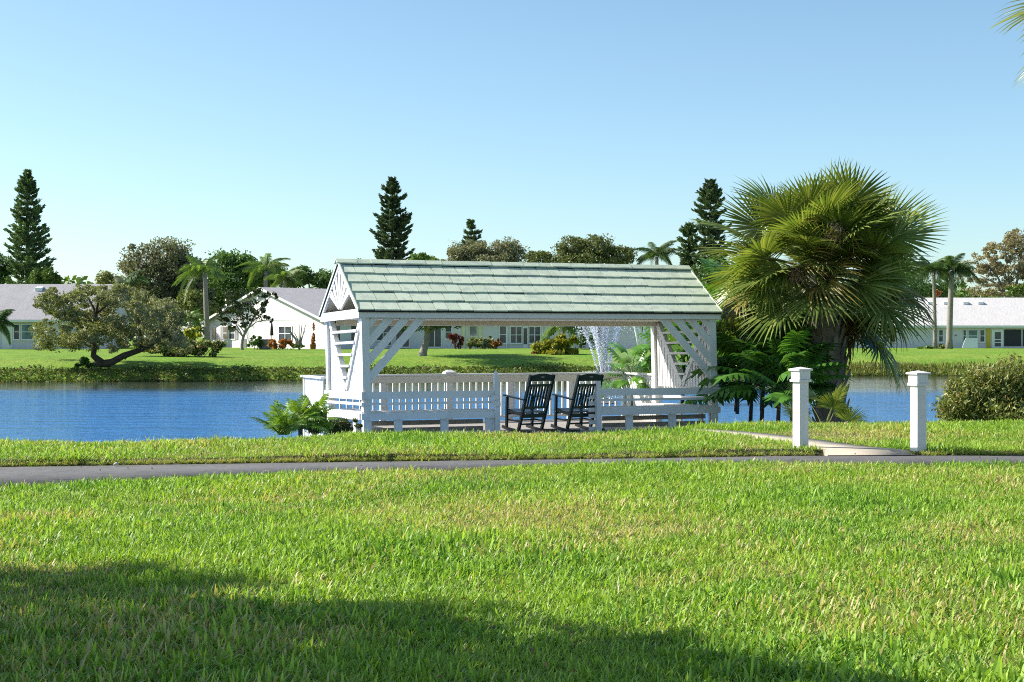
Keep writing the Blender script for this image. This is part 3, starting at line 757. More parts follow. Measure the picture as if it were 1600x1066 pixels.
def feather_palm(label, xb, xt, ycrown, Y, Lf, mat, trunk_r=.16, n=13, wind=0.0, bark='palmbark', seed=0, group=None, zb=None, name='queen_palm', leaflet=.75):
    random.seed(100 + seed)
    tp = at(xt, ycrown, Y); bx = (xb - 800) / F * Y; bz = float(ground_z(bx, Y)) if zb is None else zb
    e = empty(name, (bx, Y, bz), 0, label, 'palm', group); o = Vector((bx, Y, bz)); T = tp - o
    ring = [Vector((T.x * t ** 1.3, 0, T.z * t)) for t in np.linspace(0, 1, 9)]
    ring[0].z -= .2
    MB().tube([tuple(p) for p in ring], [trunk_r * (1.3 if i == 0 else 1.0 - .03 * i) for i in range(9)], 10).build('trunk', M[bark], e, smooth=True)
    meshes = [frond_mesh(Lf * s, d, leaflet, hang=h) for s, d, h in ((1, 1.3, 1.0), (.95, 1.0, .9), (1.05, 1.7, 1.1), (.85, .6, .7))]
    for m in meshes: m.materials.append(M[mat])
    n = int(n * 1.5)
    for k in range(n):
        el = random.uniform(-.1, .95) if k > 2 else random.uniform(.9, 1.3); az = 6.283 * k / n * 2.4 + random.uniform(-.3, .3)
        dx, dy = math.cos(az) + wind, math.sin(az)
        f = bpy.data.objects.new('frond', meshes[(k + (0 if el > .3 else 2)) % 4]); col.objects.link(f); f.parent = e
        f.location = T + Vector((0, 0, .1)); f.rotation_euler = (random.uniform(-.3, .3), -el, math.atan2(dy, dx))
    return e

# ------------------------------------------------------------------ far houses
M['hwall'] = solid('house_stucco', (0.70, 0.665, 0.71), .8, .06, .6, .2, (9, .3, .02))
M['hroof'] = solid('grey_roof_shingles', (0.36, 0.35, 0.37), .9, .14, 1.2, .15, (5, .8, .04), (0.31, 0.30, 0.32))
M['hroofl'] = solid('pale_roof_shingles', (0.58, 0.56, 0.56), .9, .12, 1.2, .15, (5, .8, .04), (0.52, 0.50, 0.50))
M['htrim'] = solid('house_trim', (0.82, 0.82, 0.82), .6, .05, 2)
def glassmat(name, c):
    m, nt, out = newmat(name); p = nt.nodes.new('ShaderNodeBsdfPrincipled')
    cc = mix(nt, ramp(nt, noise(nt, .9, 3), [(.4, 0), (.6, 1)]), c, tuple(x * 2.2 + .01 for x in c)); nt.links.new(cc, p.inputs['Base Color'])
    p.inputs['Roughness'].default_value = .08; p.inputs['Specular IOR Level'].default_value = .6; nt.links.new(p.outputs[0], out.inputs[0]); return m
M['glass'] = glassmat('window_glass', (0.03, 0.035, 0.045)); M['curtain'] = glassmat('curtained_glass', (0.22, 0.22, 0.23)); M['teal'] = glassmat('teal_shade_glass', (0.05, 0.10, 0.11))
M['shutter'] = solid('grey_shutter', (0.30, 0.30, 0.32), .7, .1, 5)
M['yellowpaint'] = solid('yellow_paint', (0.62, 0.44, 0.05), .6, .1, 3); M['paleyellow'] = solid('pale_yellow_paint', (0.78, 0.72, 0.40), .6, .1, 3)
M['screen'] = solid('porch_screen_dark', (0.03, 0.03, 0.04), .6, .3, 2); M['metal'] = solid('grey_unit_metal', (0.18, 0.18, 0.19), .5, .2, 6)
M['umbrella'] = solid('dark_fabric', (0.05, 0.03, 0.03), .8)

class House:
    """local frame: x along the front, y into the house (front wall at y = 0), z up from the ground"""
    def __init__(s, label, loc, rz, x0, x1, depth, hw, ridge, roofmat, over=.5, gable_over=.3):
        s.e = empty('house', loc, rz, label, 'house'); s.x0, s.x1 = x0, x1
        MB().box(x0, x1, 0, depth, -.6, hw).build('wall', M['hwall'], s.e)
        m = depth / 2; sl = (ridge - hw) / m
        for sg in (0, 1):
            ya, yb_ = (-over, m) if sg == 0 else (depth + over, m)
            za = hw - over * sl + .12; zb_ = ridge + .12
            q = [(ya, za), (yb_, zb_), (yb_, zb_ - .16), (ya, za - .16)]
            rf = MB().prism(q[::-1] if sg == 0 else q, 'x', x0 - gable_over, x1 + gable_over).build('roof', M[roofmat], s.e)
            if sg == 0: s.roof = rf
            MB().box(x0 - gable_over, x1 + gable_over, ya - .03 if sg == 0 else ya, ya if sg == 0 else ya + .03, za - .22, za - .01).build('fascia', M['htrim'], s.e)
        s.over, s.sl, s.hw = over, sl, hw
        for gx, t in ((x0, -.03), (x1, .03)):
            MB().prism([(0, hw), (depth, hw), (m, ridge)], 'x', min(gx, gx + t), max(gx, gx + t)).build('gable_wall', M['hwall'], s.e)
        for gx in (x0 - gable_over - .025, x1 + gable_over):
            for sg in (0, 1):
                ya, yb_ = (-over, m) if sg == 0 else (depth + over, m)
                za = hw - over * sl; q = [(ya, za + .125), (yb_, ridge + .125), (yb_, ridge - .10), (ya, za - .10)]
                MB().prism(q if sg else q[::-1], 'x', gx, gx + .025).build('rake_board', M['htrim'], s.e)
    def vent(s, x, up, w=.5):
        y = -s.over + up; z = s.hw - s.over * s.sl + .12 + up * s.sl
        MB().prism([(y - .35, z - .35 * s.sl + .02), (y - .35, z + .12), (y + .3, z + .2 + .1 * s.sl), (y + .3, z + .3 * s.sl - .02)], 'x', x, x + w).build('roof_vent', M['htrim'], s.e)
    def window(s, x, w, z0, z1, cols=1, pane='glass', shutters=False, bars=True, trim=None):
        f = MB(); t = .07
        f.box(x, x + w, -.06, -.003, z0, z0 + t).box(x, x + w, -.06, -.003, z1 - t, z1)
        for c in range(cols + 1):
            xx = x + (w - t) * c / cols; f.box(xx, xx + t, -.056, -.003, z0 + t, z1 - t)
        if bars:
            zm = (z0 + z1) / 2
            for c in range(cols):
                a = x + (w - t) * c / cols + t; b = x + (w - t) * (c + 1) / cols; f.box(a, b, -.052, -.003, zm - .03, zm + .03)
        fo = f.build('window', trim or M['htrim'], s.e)
        MB().box(x + t, x + w - t, -.02, -.004, z0 + t, z1 - t).build('pane', M[pane], fo)
        MB().box(x - .05, x + w + .05, -.10, -.004, z0 - .07, z0 - .003).build('sill', M['htrim'], fo)
        if shutters:
            for a in (x - .42, x + w + .04): MB().box(a, a + .38, -.05, -.004, z0, z1).build('shutter', M['shutter'], s.e)
    def panel(s, name, x, w, z0, z1, mat, d=.05): MB().box(x, x + w, -d, -.003, z0, z1).build(name, M[mat], s.e)

def hx(x, Y): return (x - 800) / F * Y
HY = 145.0; gzl = float(ground_z(-30, HY))
# left house
h1 = House('white house with grey roof at the left edge behind the leaning oak', (0, HY, gzl), 0, hx(-160, HY), hx(158, HY), 10.5, 2.95, 6.2, 'hroof')
k_ = HY / F
h1.window(hx(21, HY), .62, .85, 2.35); h1.window(hx(33, HY), 1.25, .85, 2.35, pane='teal'); h1.window(hx(56, HY), .62, .85, 2.35)
h1.panel('door', hx(4, HY), .95, -.05, 2.1, 'htrim'); h1.window(hx(92, HY), 1.2, .9, 2.3); h1.window(hx(120, HY), 1.2, .9, 2.3); h1.window(hx(-60, HY), 1.8, .9, 2.3, 2)
h1.panel('corner_board', hx(13, HY), .18, -.05, 2.6, 'htrim', .08)
h1.vent(hx(34, HY), 4.9, .65)
# gabled house: the gable end looks to the left front
A = R(41); Yg = 142.0; cx_ = hx(503, Yg)
gzg = float(ground_z(cx_, Yg + 4))
h2 = House('white gabled house with grey roof behind the magnolia', (cx_, Yg, gzg), A, .5, 19, 21.6, 2.75, 5.9, 'hroof', .7, .6)
# windows of the gable end are built on a rotated face of their own
def gable_window(h, v, w, z0, z1, cols=2, shutters=False, pane='glass'):
    x = h.x0; f = MB(); t = .08
    f.box(x - .08, x - .033, v, v + w, z0, z0 + t).box(x - .08, x - .033, v, v + w, z1 - t, z1)
    for c in range(cols + 1):
        vv = v + (w - t) * c / cols; f.box(x - .076, x - .033, vv, vv + t, z0 + t, z1 - t)
    for c in range(cols):
        a = v + (w - t) * c / cols + t; b = v + (w - t) * (c + 1) / cols; f.box(x - .072, x - .033, a, b, (z0 + z1) / 2 - .035, (z0 + z1) / 2 + .035)
    fo = f.build('window', M['htrim'], h.e)
    MB().box(x - .045, x - .034, v + t, v + w - t, z0 + t, z1 - t).build('pane', M[pane], fo)
    if shutters:
        for a in (v - .5, v + w + .05): MB().box(x - .06, x - .034, a, a + .45, z0, z1).build('shutter', M['shutter'], h.e)
gable_window(h2, 16.3, 2.4, .85, 2.2, 2, True); gable_window(h2, 5.8, 2.4, .7, 2.2, 2)
MB().box(h2.x0 - .06, h2.x0 - .034, 20.2, 20.9, .9, 2.1).build('side_window', M['glass'], h2.e)
MB().box(h2.x0 - .05, h2.x0 - .034, 14.2, 15.0, -.1, .95).build('hose_cabinet', M['metal'], h2.e)
h2.window(.9, 1.2, .75, 2.3); h2.window(3.2, 1.6, .75, 2.3, 2); h2.window(6.2, 1.6, .75, 2.3, 2); h2.vent(5.5, 6.2)
# long house seen through the gazebo
Yc_ = 147.0; gzc = float(ground_z(0, Yc_))
h3 = House('long white house with screened porch seen under the gazebo roof', (0, Yc_, gzc), 0, hx(566, Yc_), hx(1018, Yc_), 11, 2.75, 5.2, 'hroof')
def w3(x0, x1, y0, y1, **k):
    z = lambda y: EYE - (y - HZ) / F * Yc_ - gzc
    h3.window(hx(x0, Yc_), (x1 - x0) / F * Yc_, z(y1), z(y0), **k)
w3(575, 612, 503, 540, cols=2, bars=False); w3(618, 640, 503, 543, bars=False); w3(668, 690, 503, 543, cols=2, bars=False); w3(695, 706, 508, 530)
w3(733, 746, 509, 526, pane='curtain', bars=False, trim=M['paleyellow']); w3(780, 794, 509, 537)
w3(797, 816, 510, 537, cols=2, pane='glass'); w3(826, 845, 510, 537, cols=2); w3(905, 918, 509, 534); w3(926, 940, 509, 534); w3(1002, 1014, 509, 530)
z3 = lambda y: EYE - (y - HZ) / F * Yc_ - gzc
h3.panel('porch_door', hx(817, Yc_), .5, .0, z3(510), 'htrim'); h3.panel('door_glass', hx(818, Yc_), .36, z3(538), z3(513), 'glass', .06)
for x in (722, 748): h3.panel('yellow_trim', hx(x, Yc_), .28, -.05, z3(505), 'paleyellow', .07)
for x in (790.5, 846, 853): h3.panel('porch_post', hx(x, Yc_), .14, -.05, 2.6, 'htrim', .09)
# right house
Yr = 155.0; gzr = float(ground_z(50, Yr))
h4 = House('low white house with pale roof and yellow door panel on the far right', (0, Yr, gzr), 0, hx(1300, Yr), hx(1760, Yr), 10.5, 2.45, 5.15, 'hroofl', .5)
zr_ = lambda y: EYE - (y - HZ) / F * Yr - gzr
def w4(x0, x1, y0, y1, **k): h4.window(hx(x0, Yr), (x1 - x0) / F * Yr, zr_(y1), zr_(y0), **k)
w4(1466, 1474, 515, 535); w4(1504, 1510, 515, 535); w4(1512, 1528, 515, 535, pane='teal'); w4(1530.5, 1539, 515, 535); w4(1380, 1400, 515, 535, cols=2)
h4.panel('yellow_panel', hx(1541, Yr), 6.5 / F * Yr, 0, zr_(514), 'yellowpaint', .06)
h4.panel('door', hx(1549.5, Yr), 18 / F * Yr, -.1, zr_(515), 'htrim', .07); 
for a, b in ((519, 530), (531.5, 534.5), (536, 541.5)): h4.panel('door_pane', hx(1554, Yr), 9.5 / F * Yr, zr_(b), zr_(a), 'glass', .085)
for x0, x1 in ((1569, 1595.5), (1598, 1625), (1628, 1650)):
    h4.panel('screen_panel', hx(x0, Yr), (x1 - x0) / F * Yr, zr_(541), zr_(515), 'screen', .05)
for x in (1466, 1491, 1522, 1546): h4.vent(hx(x, Yr), 4.6, .55)
for x in (1420, 1480): h4.panel('wall_lamp', hx(x + 12, Yr), .14, zr_(525), zr_(523), 'metal', .12)
# leaning white panel by the right house
lp = MB().prism([(hx(1503, 152), -.0), (hx(1528, 152), -.0), (hx(1528, 152), 1.05), (hx(1510, 152), 1.05)], 'y', 0, .08)
o = lp.build('garden_screen', M['htrim'], None, (0, 152, float(ground_z(45, 152)) - .02), (R(-12), 0, 0)); tag(o, 'sloping bright white panel leaning in front of the right house windows', 'panel')

# ------------------------------------------------------------------ far trees and planting
norfolk('tall dark norfolk pine above the left house roof', 43, 264, 452, 170, 37, 'norfolk pines', 1.0, 3, .75, 1.25)
norfolk('broad columnar norfolk pine rising behind the left half of the gazebo roof', 613, 277, 430, 175, 30, 'norfolk pines', .95, 5, .45, 1.35)
norfolk('small pointed norfolk pine behind the middle of the gazebo roof', 736, 344, 430, 185, 24, 'norfolk pines', 1.0, 8, .7, .9)
norfolk('tall norfolk pine directly left of the big fan palm crown', 1110, 279, 450, 175, 28, 'norfolk pines', 1.0, 11, .25, 1.2)
norfolk('shorter norfolk pine above the right end of the gazebo roof', 1076, 346, 450, 178, 19, 'norfolk pines', 1.0, 14, .35, 1.2)

TR = 'trees beyond the houses'
tree('oak_tree', 'large greyish oak behind the left houses', 245, 163, [(215, 412, 30, 26), (262, 400, 38, 26), (285, 425, 34, 34), (235, 440, 45, 36), (265, 465, 45, 30), (300, 460, 30, 30)], 11000, .48, 'greyoak', 'greybark', .45, TR)
tree('evergreen_tree', 'dark evergreen behind the gabled house roof', 365, 168, [(345, 412, 28, 22), (375, 412, 26, 18), (395, 425, 22, 22), (355, 445, 40, 32), (335, 470, 35, 25)], 9000, .45, 'dark', 'bark', .35, TR)
tree('evergreen_tree', 'low dark green tree touching the left gazebo gable', 475, 172, [(455, 440, 16, 14), (480, 432, 18, 14), (505, 440, 22, 16), (530, 445, 22, 18), (560, 430, 24, 20)], 6500, .42, 'dark', 'bark', .3, TR)
tree('broadleaf_tree', 'mid green tree below the small left sabal palm', 170, 165, [(165, 437, 16, 11), (185, 447, 20, 14), (215, 452, 20, 14)], 3500, .4, 'olive', 'bark', .25, TR)
tree('broadleaf_tree', 'round bright green tree at the foot of the left norfolk pine', 68, 165, [(58, 436, 10, 14), (76, 433, 12, 13), (88, 440, 8, 10)], 2500, .38, 'mid', 'bark', .22, TR)
tree('broadleaf_tree', 'bluish green tree cut by the left frame edge', 0, 175, [(-8, 420, 22, 24), (8, 430, 12, 14)], 3000, .42, 'dark', 'bark', .25, TR)
tree('broadleaf_tree', 'small bright green tree right of the columnar norfolk pine', 662, 165, [(655, 404, 14, 8), (672, 408, 14, 8), (640, 412, 14, 8)], 2200, .36, 'mid', 'bark', .22, TR)
tree('broadleaf_tree', 'mid green tree behind the ridge of the gabled house', 430, 172, [(425, 428, 22, 14), (448, 436, 20, 12), (408, 440, 22, 16)], 4000, .42, 'mid', 'bark', .3, TR)
tree('broadleaf_tree', 'light green tree between the greyish oak and the gabled house', 305, 160, [(300, 470, 22, 18), (318, 482, 22, 14), (285, 485, 20, 14)], 3500, .4, 'olive', 'bark', .28, TR)
tree('oak_tree', 'olive grey oak below the small norfolk pine', 740, 168, [(722, 398, 26, 18), (745, 392, 26, 16), (790, 395, 28, 22), (700, 408, 18, 10), (770, 410, 40, 14)], 7500, .42, 'greyoak', 'greybark', .35, TR)
tree('oak_tree', 'dark oak with ragged top above the right half of the gazebo roof', 900, 166, [(845, 404, 22, 13), (895, 390, 24, 18), (930, 388, 30, 20), (965, 400, 28, 16), (900, 408, 45, 14)], 9000, .42, 'oak', 'bark', .35, TR)
tree('broadleaf_tree', 'dark green tree behind the big fan palm on the left', 1140, 170, [(1090, 440, 26, 24), (1130, 430, 32, 30), (1180, 440, 40, 30), (1240, 450, 40, 26)], 6000, .45, 'dark', 'bark', .3, TR)
tree('oak_tree', 'big sparse brownish oak behind the far right house', 1590, 172, [(1570, 388, 28, 16), (1540, 408, 26, 14), (1600, 378, 30, 22), (1530, 430, 28, 14), (1575, 420, 30, 22), (1620, 410, 34, 30), (1560, 452, 45, 12)], 7500, .42, 'golden', 'greybark', .42, TR, hollow=.6, tight=.22)
tree('broadleaf_tree', 'green tree behind the right end of the far right house roof', 1590, 168, [(1588, 455, 14, 9), (1610, 452, 14, 12)], 1800, .4, 'mid', 'bark', .25, TR)
tree('broadleaf_tree', 'dark tree behind the far right palms', 1440, 172, [(1420, 445, 40, 26), (1470, 452, 24, 18)], 4000, .42, 'dark', 'bark', .3, TR)

def woods():
    n = 30000; X0, X1 = hx(-300, 200), hx(1900, 200); x = rng.uniform(X0, X1, n); y = rng.uniform(196, 206, n)
    top = 8.0 + .9 * np.sin(x * .21 + 1) * np.sin(x * .083) + .7 * np.sin(x * .53 + 2) + .4 * np.sin(x * 1.3)
    z = float(ground_z(0, 200)) + top * np.sqrt(rng.random(n)) * (1 - .25 * ((y - 201) / 5) ** 2)
    tag(link('distant_woods', leaf_mesh('distant_woods', np.stack([x, y, z], -1), .9 * (.5 + .8 * rng.random(n)), .6), M['mid']), 'low belt of distant woods behind all the houses', 'woods', None, 'stuff')
woods()
PG = 'feather palms'
feather_palm('windblown queen palm with pale trunk left of the gabled house', 324, 320, 428, 156, 3.2, 'queen', .30, 15, -.85, seed=1, group=PG)
feather_palm('small dark palm between the greyish oak and the leaning oak', 197, 196, 447, 158, 2.5, 'queendark', .25, 12, 0, seed=2, group=PG)
feather_palm('drooping queen palm above the gabled house ridge', 415, 415, 424, 166, 3.1, 'queen', .28, 14, -.6, seed=3, group=PG)
feather_palm('pale queen palm right of the drooping one above the grey roof', 440, 445, 438, 160, 2.3, 'queen', .24, 12, 0.3, seed=12, group=PG)
feather_palm('queen palm crown above the right end of the gazebo ridge', 1028, 1026, 402, 165, 2.9, 'queendark', .26, 13, .25, seed=4, group=PG)
feather_palm('dark queen palm with curved trunk before the far right house', 1483, 1487, 424, 146, 2.5, 'queendark', .30, 15, .1, seed=5, group=PG)
feather_palm('slim queen palm half hidden by the big fan palm', 1461, 1459, 424, 147, 2.3, 'queendark', .20, 13, -.1, seed=6, group=PG)
feather_palm('palm frond cluster at the left frame edge before the left house', -14, -12, 505, 140, 2.2, 'queendark', .2, 12, .4, seed=7, group=PG)
feather_palm('young low palm left of the gabled house', 297, 297, 502, 143, 1.5, 'queen', .16, 11, 0, seed=8, group=PG, leaflet=.45)
feather_palm('short palm behind the golden bush', 880, 880, 512, 140, 2.3, 'queen', .22, 14, 0, seed=9, group=PG, leaflet=.6)

# leaning oak on the far shore, left
def leaning_oak():
    Y = 96.0
    P = lambda x, y, d=0: at(x, y, Y + d)
    base = P(118, 590); e = empty('leaning_oak', base, 0, 'leaning oak with twisted trunk at the far water edge on the left', 'tree')
    mb = MB()
    def T(pts, r): mb.tube([tuple(Vector(p) - base) for p in pts], r, 8)
    T([P(90, 597), P(118, 592), P(140, 578), P(158, 566)], [.16, .34, .32, .27])
    T([P(158, 566), P(146, 556), P(147, 544), P(140, 520), P(150, 490), P(135, 460)], [.24, .20, .17, .15, .11, .04])
    T([P(152, 570), P(175, 566), P(193, 556), P(222, 546), P(250, 530), P(268, 505)], [.26, .22, .2, .16, .12, .05])
    T([P(190, 557), P(203, 553), P(195, 562)], [.1, .07, .04])
    for a, b in (((140, 520), (95, 490)), ((150, 490), (200, 460)), ((222, 546), (215, 490)), ((222, 546), (170, 500)), ((147, 544), (90, 530)), ((250, 530), (280, 520)), ((150, 490), (160, 445))):
        T([P(*a), P((a[0] + b[0]) / 2, (a[1] + b[1]) / 2 - 4, random.uniform(-1, 1)), P(*b)], [.09, .06, .02])
    for k in range(5): T([P(150 - k * 4, 572 + k), P(128 - k * 8, 584 + k * 2), P(88 + k * 14, 599)], [.14, .12, .05])
    mb.build('trunk', M['bark'], e, smooth=True)
    blobs = px_blobs([(120, 470, 34, 26), (100, 505, 36, 28), (150, 460, 40, 26), (150, 500, 45, 34), (205, 485, 40, 30), (240, 500, 40, 34), (262, 522, 24, 22), (185, 520, 50, 24), (75, 520, 18, 20), (120, 530, 30, 18), (215, 535, 38, 12)], Y)
    blobs = []
    for k in range(125):
        x_ = random.uniform(66, 284); yt = 446 + 34 * abs((x_ - 155) / 120) ** 1.6; y_ = random.uniform(yt, 540 - 8 * math.sin(x_ * .06)); r_ = random.uniform(8, 18)
        c_ = at(x_, y_, Y + random.uniform(-3.2, 3.2)); blobs.append((tuple(c_), (r_ * 1.35 / F * Y, r_ * 1.3 / F * Y, r_ * .8 / F * Y)))
    p = clump_points(blobs, 42000, .48, .1) - np.array(base)
    half = p[:, 0] * .35 + rng.normal(size=len(p)) < 1.2
    link('crown', leaf_mesh('crown', p[half], .17 * (.6 + .8 * rng.random(half.sum())), .45), M['olive'], e)
    link('crown', leaf_mesh('crown', p[~half], .17 * (.6 + .8 * rng.random((~half).sum())), .45), M['greyoak'], e)
    p = clump_points(px_blobs([(132, 572, 14, 14), (120, 582, 8, 8)], Y - .8), 900, .3) - np.array(base)
    link('sucker_leaves', leaf_mesh('sucker_leaves', p, .25, .6), M['dark'], e)
leaning_oak()

def shrub(name, label, spec, Y, n, size, mat, group=None, aspect=.55, stems=8, D=None, hollow=.35, tight=.3, flat=0.0):
    blobs = px_blobs(spec, Y); bx = float(np.mean([b[0][0] for b in blobs])); bz = float(ground_z(bx, Y)); e = empty(name, (bx, Y, bz), 0, label, 'shrub', group)
    o = np.array([bx, Y, bz]); p = clump_points(blobs, n, tight, hollow)
    gzv = ground_z(p[:, 0], p[:, 1]); p = p[p[:, 2] > gzv + .02] - o
    Dv = None if D is None else np.tile(np.array(D), (len(p), 1))
    link('foliage', leaf_mesh('foliage', p, size * (.6 + .8 * rng.random(len(p))), aspect, Dv, flat), M[mat], e)
    mb = MB()
    for k in range(stems):
        c, r = blobs[k % len(blobs)]; t = Vector(c) + Vector([random.uniform(-.6, .6) * q for q in r]) - Vector(o)
        s = Vector((t.x * .5, t.y * .5, -.1)); mb.tube([s, s.lerp(t, .5) + Vector((0, 0, .05)), t], [size * .10, size * .08, size * .03], 5)
    mb.build('stems', M['bark'], e); return e
SG = 'shrubs on the far lawn'
tree('magnolia_tree', 'small magnolia with glossy dark leaves before the white gable', 378, 136, [(368, 470, 22, 17), (395, 462, 22, 14), (352, 490, 18, 12), (385, 490, 28, 16), (412, 480, 14, 14), (345, 500, 14, 8), (418, 500, 10, 8), (372, 508, 22, 8), (425, 462, 9, 8)], 1900, .34, 'magnolia', 'greybark', .16, None, .6, tight=.28)
tree('lawn_tree', 'grey trunked tree on the far lawn under the gazebo roof', 663, 107, [(630, 470, 46, 28), (695, 468, 50, 30), (662, 492, 56, 22), (655, 452, 50, 26), (718, 495, 30, 14), (700, 505, 30, 8), (640, 508, 24, 10), (665, 462, 55, 26, -4.5), (690, 462, 46, 26, -5.5), (650, 460, 50, 26, 3), (690, 478, 50, 22, -3.5)], 15000, .3, 'dark', 'greybark', .30, None, top=at(665, 500, 107))
wt = empty('multi_trunk_tree', at(1001, 545, 138), 0, 'white multi-stemmed small tree right of the fountain', 'tree')
mb = MB()
for d0, d1 in ((-.1, -.75), (.05, -.25), (.1, .55), (.2, .95)): mb.tube([(d0, 0, -.2), (d0 + (d1 - d0) * .4, .1, 1.3), (d1, 0, 2.8), (d1 * 1.4, .1, 4.2)], [.14, .12, .10, .05], 7)
mb.build('trunk', M['htrim'], wt, smooth=True)
p = clump_points([((-1, 0, 4.6), (1.6, 1.5, .9)), ((1.1, 0, 4.5), (1.6, 1.5, .9))], 3000)
link('crown', leaf_mesh('crown', p, .3, .5), M['mid'], wt)
shrub('golden_bush', 'round golden yellow bush on the far lawn seen between bench and fountain', [(862, 545, 24, 15), (885, 543, 22, 15), (872, 535, 22, 10), (870, 550, 30, 8)], 111, 2600, .42, 'yellow', SG, .42, D=(0, -.1, .5))
shrub('brown_bush', 'small brownish bush at the left foot of the golden bush', [(838, 552, 9, 8), (845, 548, 8, 8)], 111.5, 500, .25, 'copper', SG)
shrub('clipped_hedge', 'low variegated clipped hedge before the long white house', [(737, 536, 12, 9), (752, 536, 12, 9), (765, 536, 11, 9)], 142, 2600, .22, 'hedge', SG)
shrub('red_bush', 'rounded copper red bush at the end of the clipped hedge', [(775, 536, 8, 8)], 141, 700, .22, 'copper', SG)
shrub('cordyline', 'dark red cordyline by the long house corner', [(711, 528, 9, 10), (720, 534, 6, 8)], 141, 420, .5, 'red', SG, .22, D=(0, 0, .4))
shrub('copper_hedge', 'coppery croton hedge along the gabled house wall', [(428, 537, 10, 8), (445, 536, 12, 9), (460, 538, 8, 7)], 138, 1500, .25, 'copper', SG)
shrub('round_shrub', 'clipped dark round shrub behind the magnolia trunk', [(397, 534, 11, 10), (405, 537, 8, 8)], 139.5, 1200, .22, 'dark', SG)
shrub('flowering_hedge', 'wide flowering hedge with peach blooms on the left lawn', [(235, 543, 22, 10), (262, 545, 22, 11), (290, 545, 22, 12), (318, 545, 22, 12), (338, 543, 12, 12), (305, 538, 22, 9)], 104, 5200, .28, 'pink', SG)
shrub('yellow_shrub', 'yellow green shrub behind the flowering hedge on the left', [(300, 520, 13, 12), (222, 540, 12, 9)], 110, 1100, .3, 'yellow', SG)
shrub('potted_shrub', 'small dark shrub between porch door and golden bush', [(860, 520, 7, 9), (853, 530, 6, 8)], 143, 500, .25, 'dark', SG)
shrub('dark_shrub', 'dark shrub in shade behind the fountain spray', [(908, 530, 9, 12), (925, 532, 9, 10)], 142, 800, .28, 'dark', SG)
shrub('orange_bush', 'orange flowering bush peeping over the far right roof', [(1464, 458, 6, 6)], 166, 250, .35, 'copper', SG)
shrub('low_shrub', 'low brown green shrub at the foot of the far right palms', [(1468, 542, 8, 6), (1476, 545, 7, 5)], 146.5, 500, .25, 'bush', SG)
shrub('low_shrub', 'low green planting below the slim queen palm', [(1445, 545, 12, 5)], 146, 500, .25, 'mid', SG)
fr = empty('frangipani', at(468, 546, 137), 0, 'bare branched frangipani at the right corner of the white gable', 'shrub'); mb = MB()
for k in range(9):
    a = random.uniform(-1, 1); mb.tube([(0, 0, -.1), (a * .4, random.uniform(-.3, .3), .9), (a * 1.1, random.uniform(-.5, .5), 1.7 + random.uniform(-.2, .6))], [.07, .055, .03], 6)
mb.build('branches', M['greybark'], fr)
p = clump_points([((0, 0, .35), (.9, .5, .35))], 260); link('leaves', leaf_mesh('leaves', p, .25), M['mid'], fr)
# small things by the far houses
ac = empty('cooling_unit', at(415, 545, 140), 0, 'grey air conditioning unit by the gabled house wall', 'machine')
MB().box(-.5, .5, -.4, .4, -.1, .85).build('cabinet', M['metal'], ac, bevel=.03)
for k in range(6): MB().box(-.44, .44, -.42, -.403, .1 + k * .11, .16 + k * .11).build('louvre', M['shutter'], ac)
MB().tube([(0, 0, .86), (0, 0, .9)], [.35, .33], 14).build('fan_grille', M['metal'], ac)
pm = empty('closed_parasol', at(417, 545, 139), 0, 'closed dark patio parasol behind the grey cooling unit', 'parasol')
MB().tube([(0.3, 0.9, 0), (0.3, 0.9, 2.7)], .035, 6).build('pole', M['metal'], pm); MB().tube([(0.3, .9, 1.2), (.3, .9, 1.9), (.3, .9, 2.6)], [.17, .12, .03], 9).build('canopy', M['umbrella'], pm)
ft = empty('flower_stand', at(489, 544, 138.5), 0, 'flower column by the corner of the gabled house', 'planter')
MB().tube([(0, 0, -.1), (0, 0, .35)], [.25, .3], 10).build('pot', M['copper'], ft); p = clump_points([((0, 0, 1.3), (.28, .25, 1.0))], 420); link('flowers', leaf_mesh('flowers', p, .24), M['copper'], ft)
hb = empty('hanging_basket', at(612, 513, 145.5), 0, 'hanging basket of pink flowers under the far porch', 'planter')
MB().tube([(0, 0, -.35), (0, 0, 0)], [.1, .28], 10).build('basket', M['metal'], hb); p = clump_points([((0, 0, .2), (.35, .3, .3))], 220); link('flowers', leaf_mesh('flowers', p, .2), M['red'], hb)
MB().tube([(0, 0, 0), (0, 0, 1.0)], .012, 4).build('hanger', M['metal'], hb)

# scrub along the far water edge
def bank_scrub():
    n = 26000; x = rng.uniform(-48, 30, n); s = rng.random(n); hgt = .55 + .30 * np.sin(x * .8) * np.sin(x * .23 + 1) + .2 * np.sin(x * 2.1)
    y = Ys(x) + rng.uniform(-.7, 2.4, n); z = np.maximum(ground_z(x, y), -1.2) + np.abs(s) ** 1.5 * hgt * .36
    tag(link('bank_scrub', leaf_mesh('bank_scrub', np.stack([x, y, z], -1), .20 * (.5 + 1.0 * rng.random(n)), .4, np.tile([0, -.2, .25], (n, 1))), M['weed']), 'weedy dark green scrub along the far water edge', 'scrub', None, 'stuff')
    n = 9000; x = rng.uniform(14, 62, n); y = Ys(x) + rng.uniform(-.6, 1.6, n); z = np.maximum(ground_z(x, y), -1.2) + rng.random(n) * .4
    tag(link('bank_grass', leaf_mesh('bank_grass', np.stack([x, y, z], -1), .35 * (.5 + rng.random(n)), .16, np.tile([0, -.1, 1.2], (n, 1))), M['rush']), 'tall yellowish grass along the far water edge on the right', 'grass', None, 'stuff')
bank_scrub()

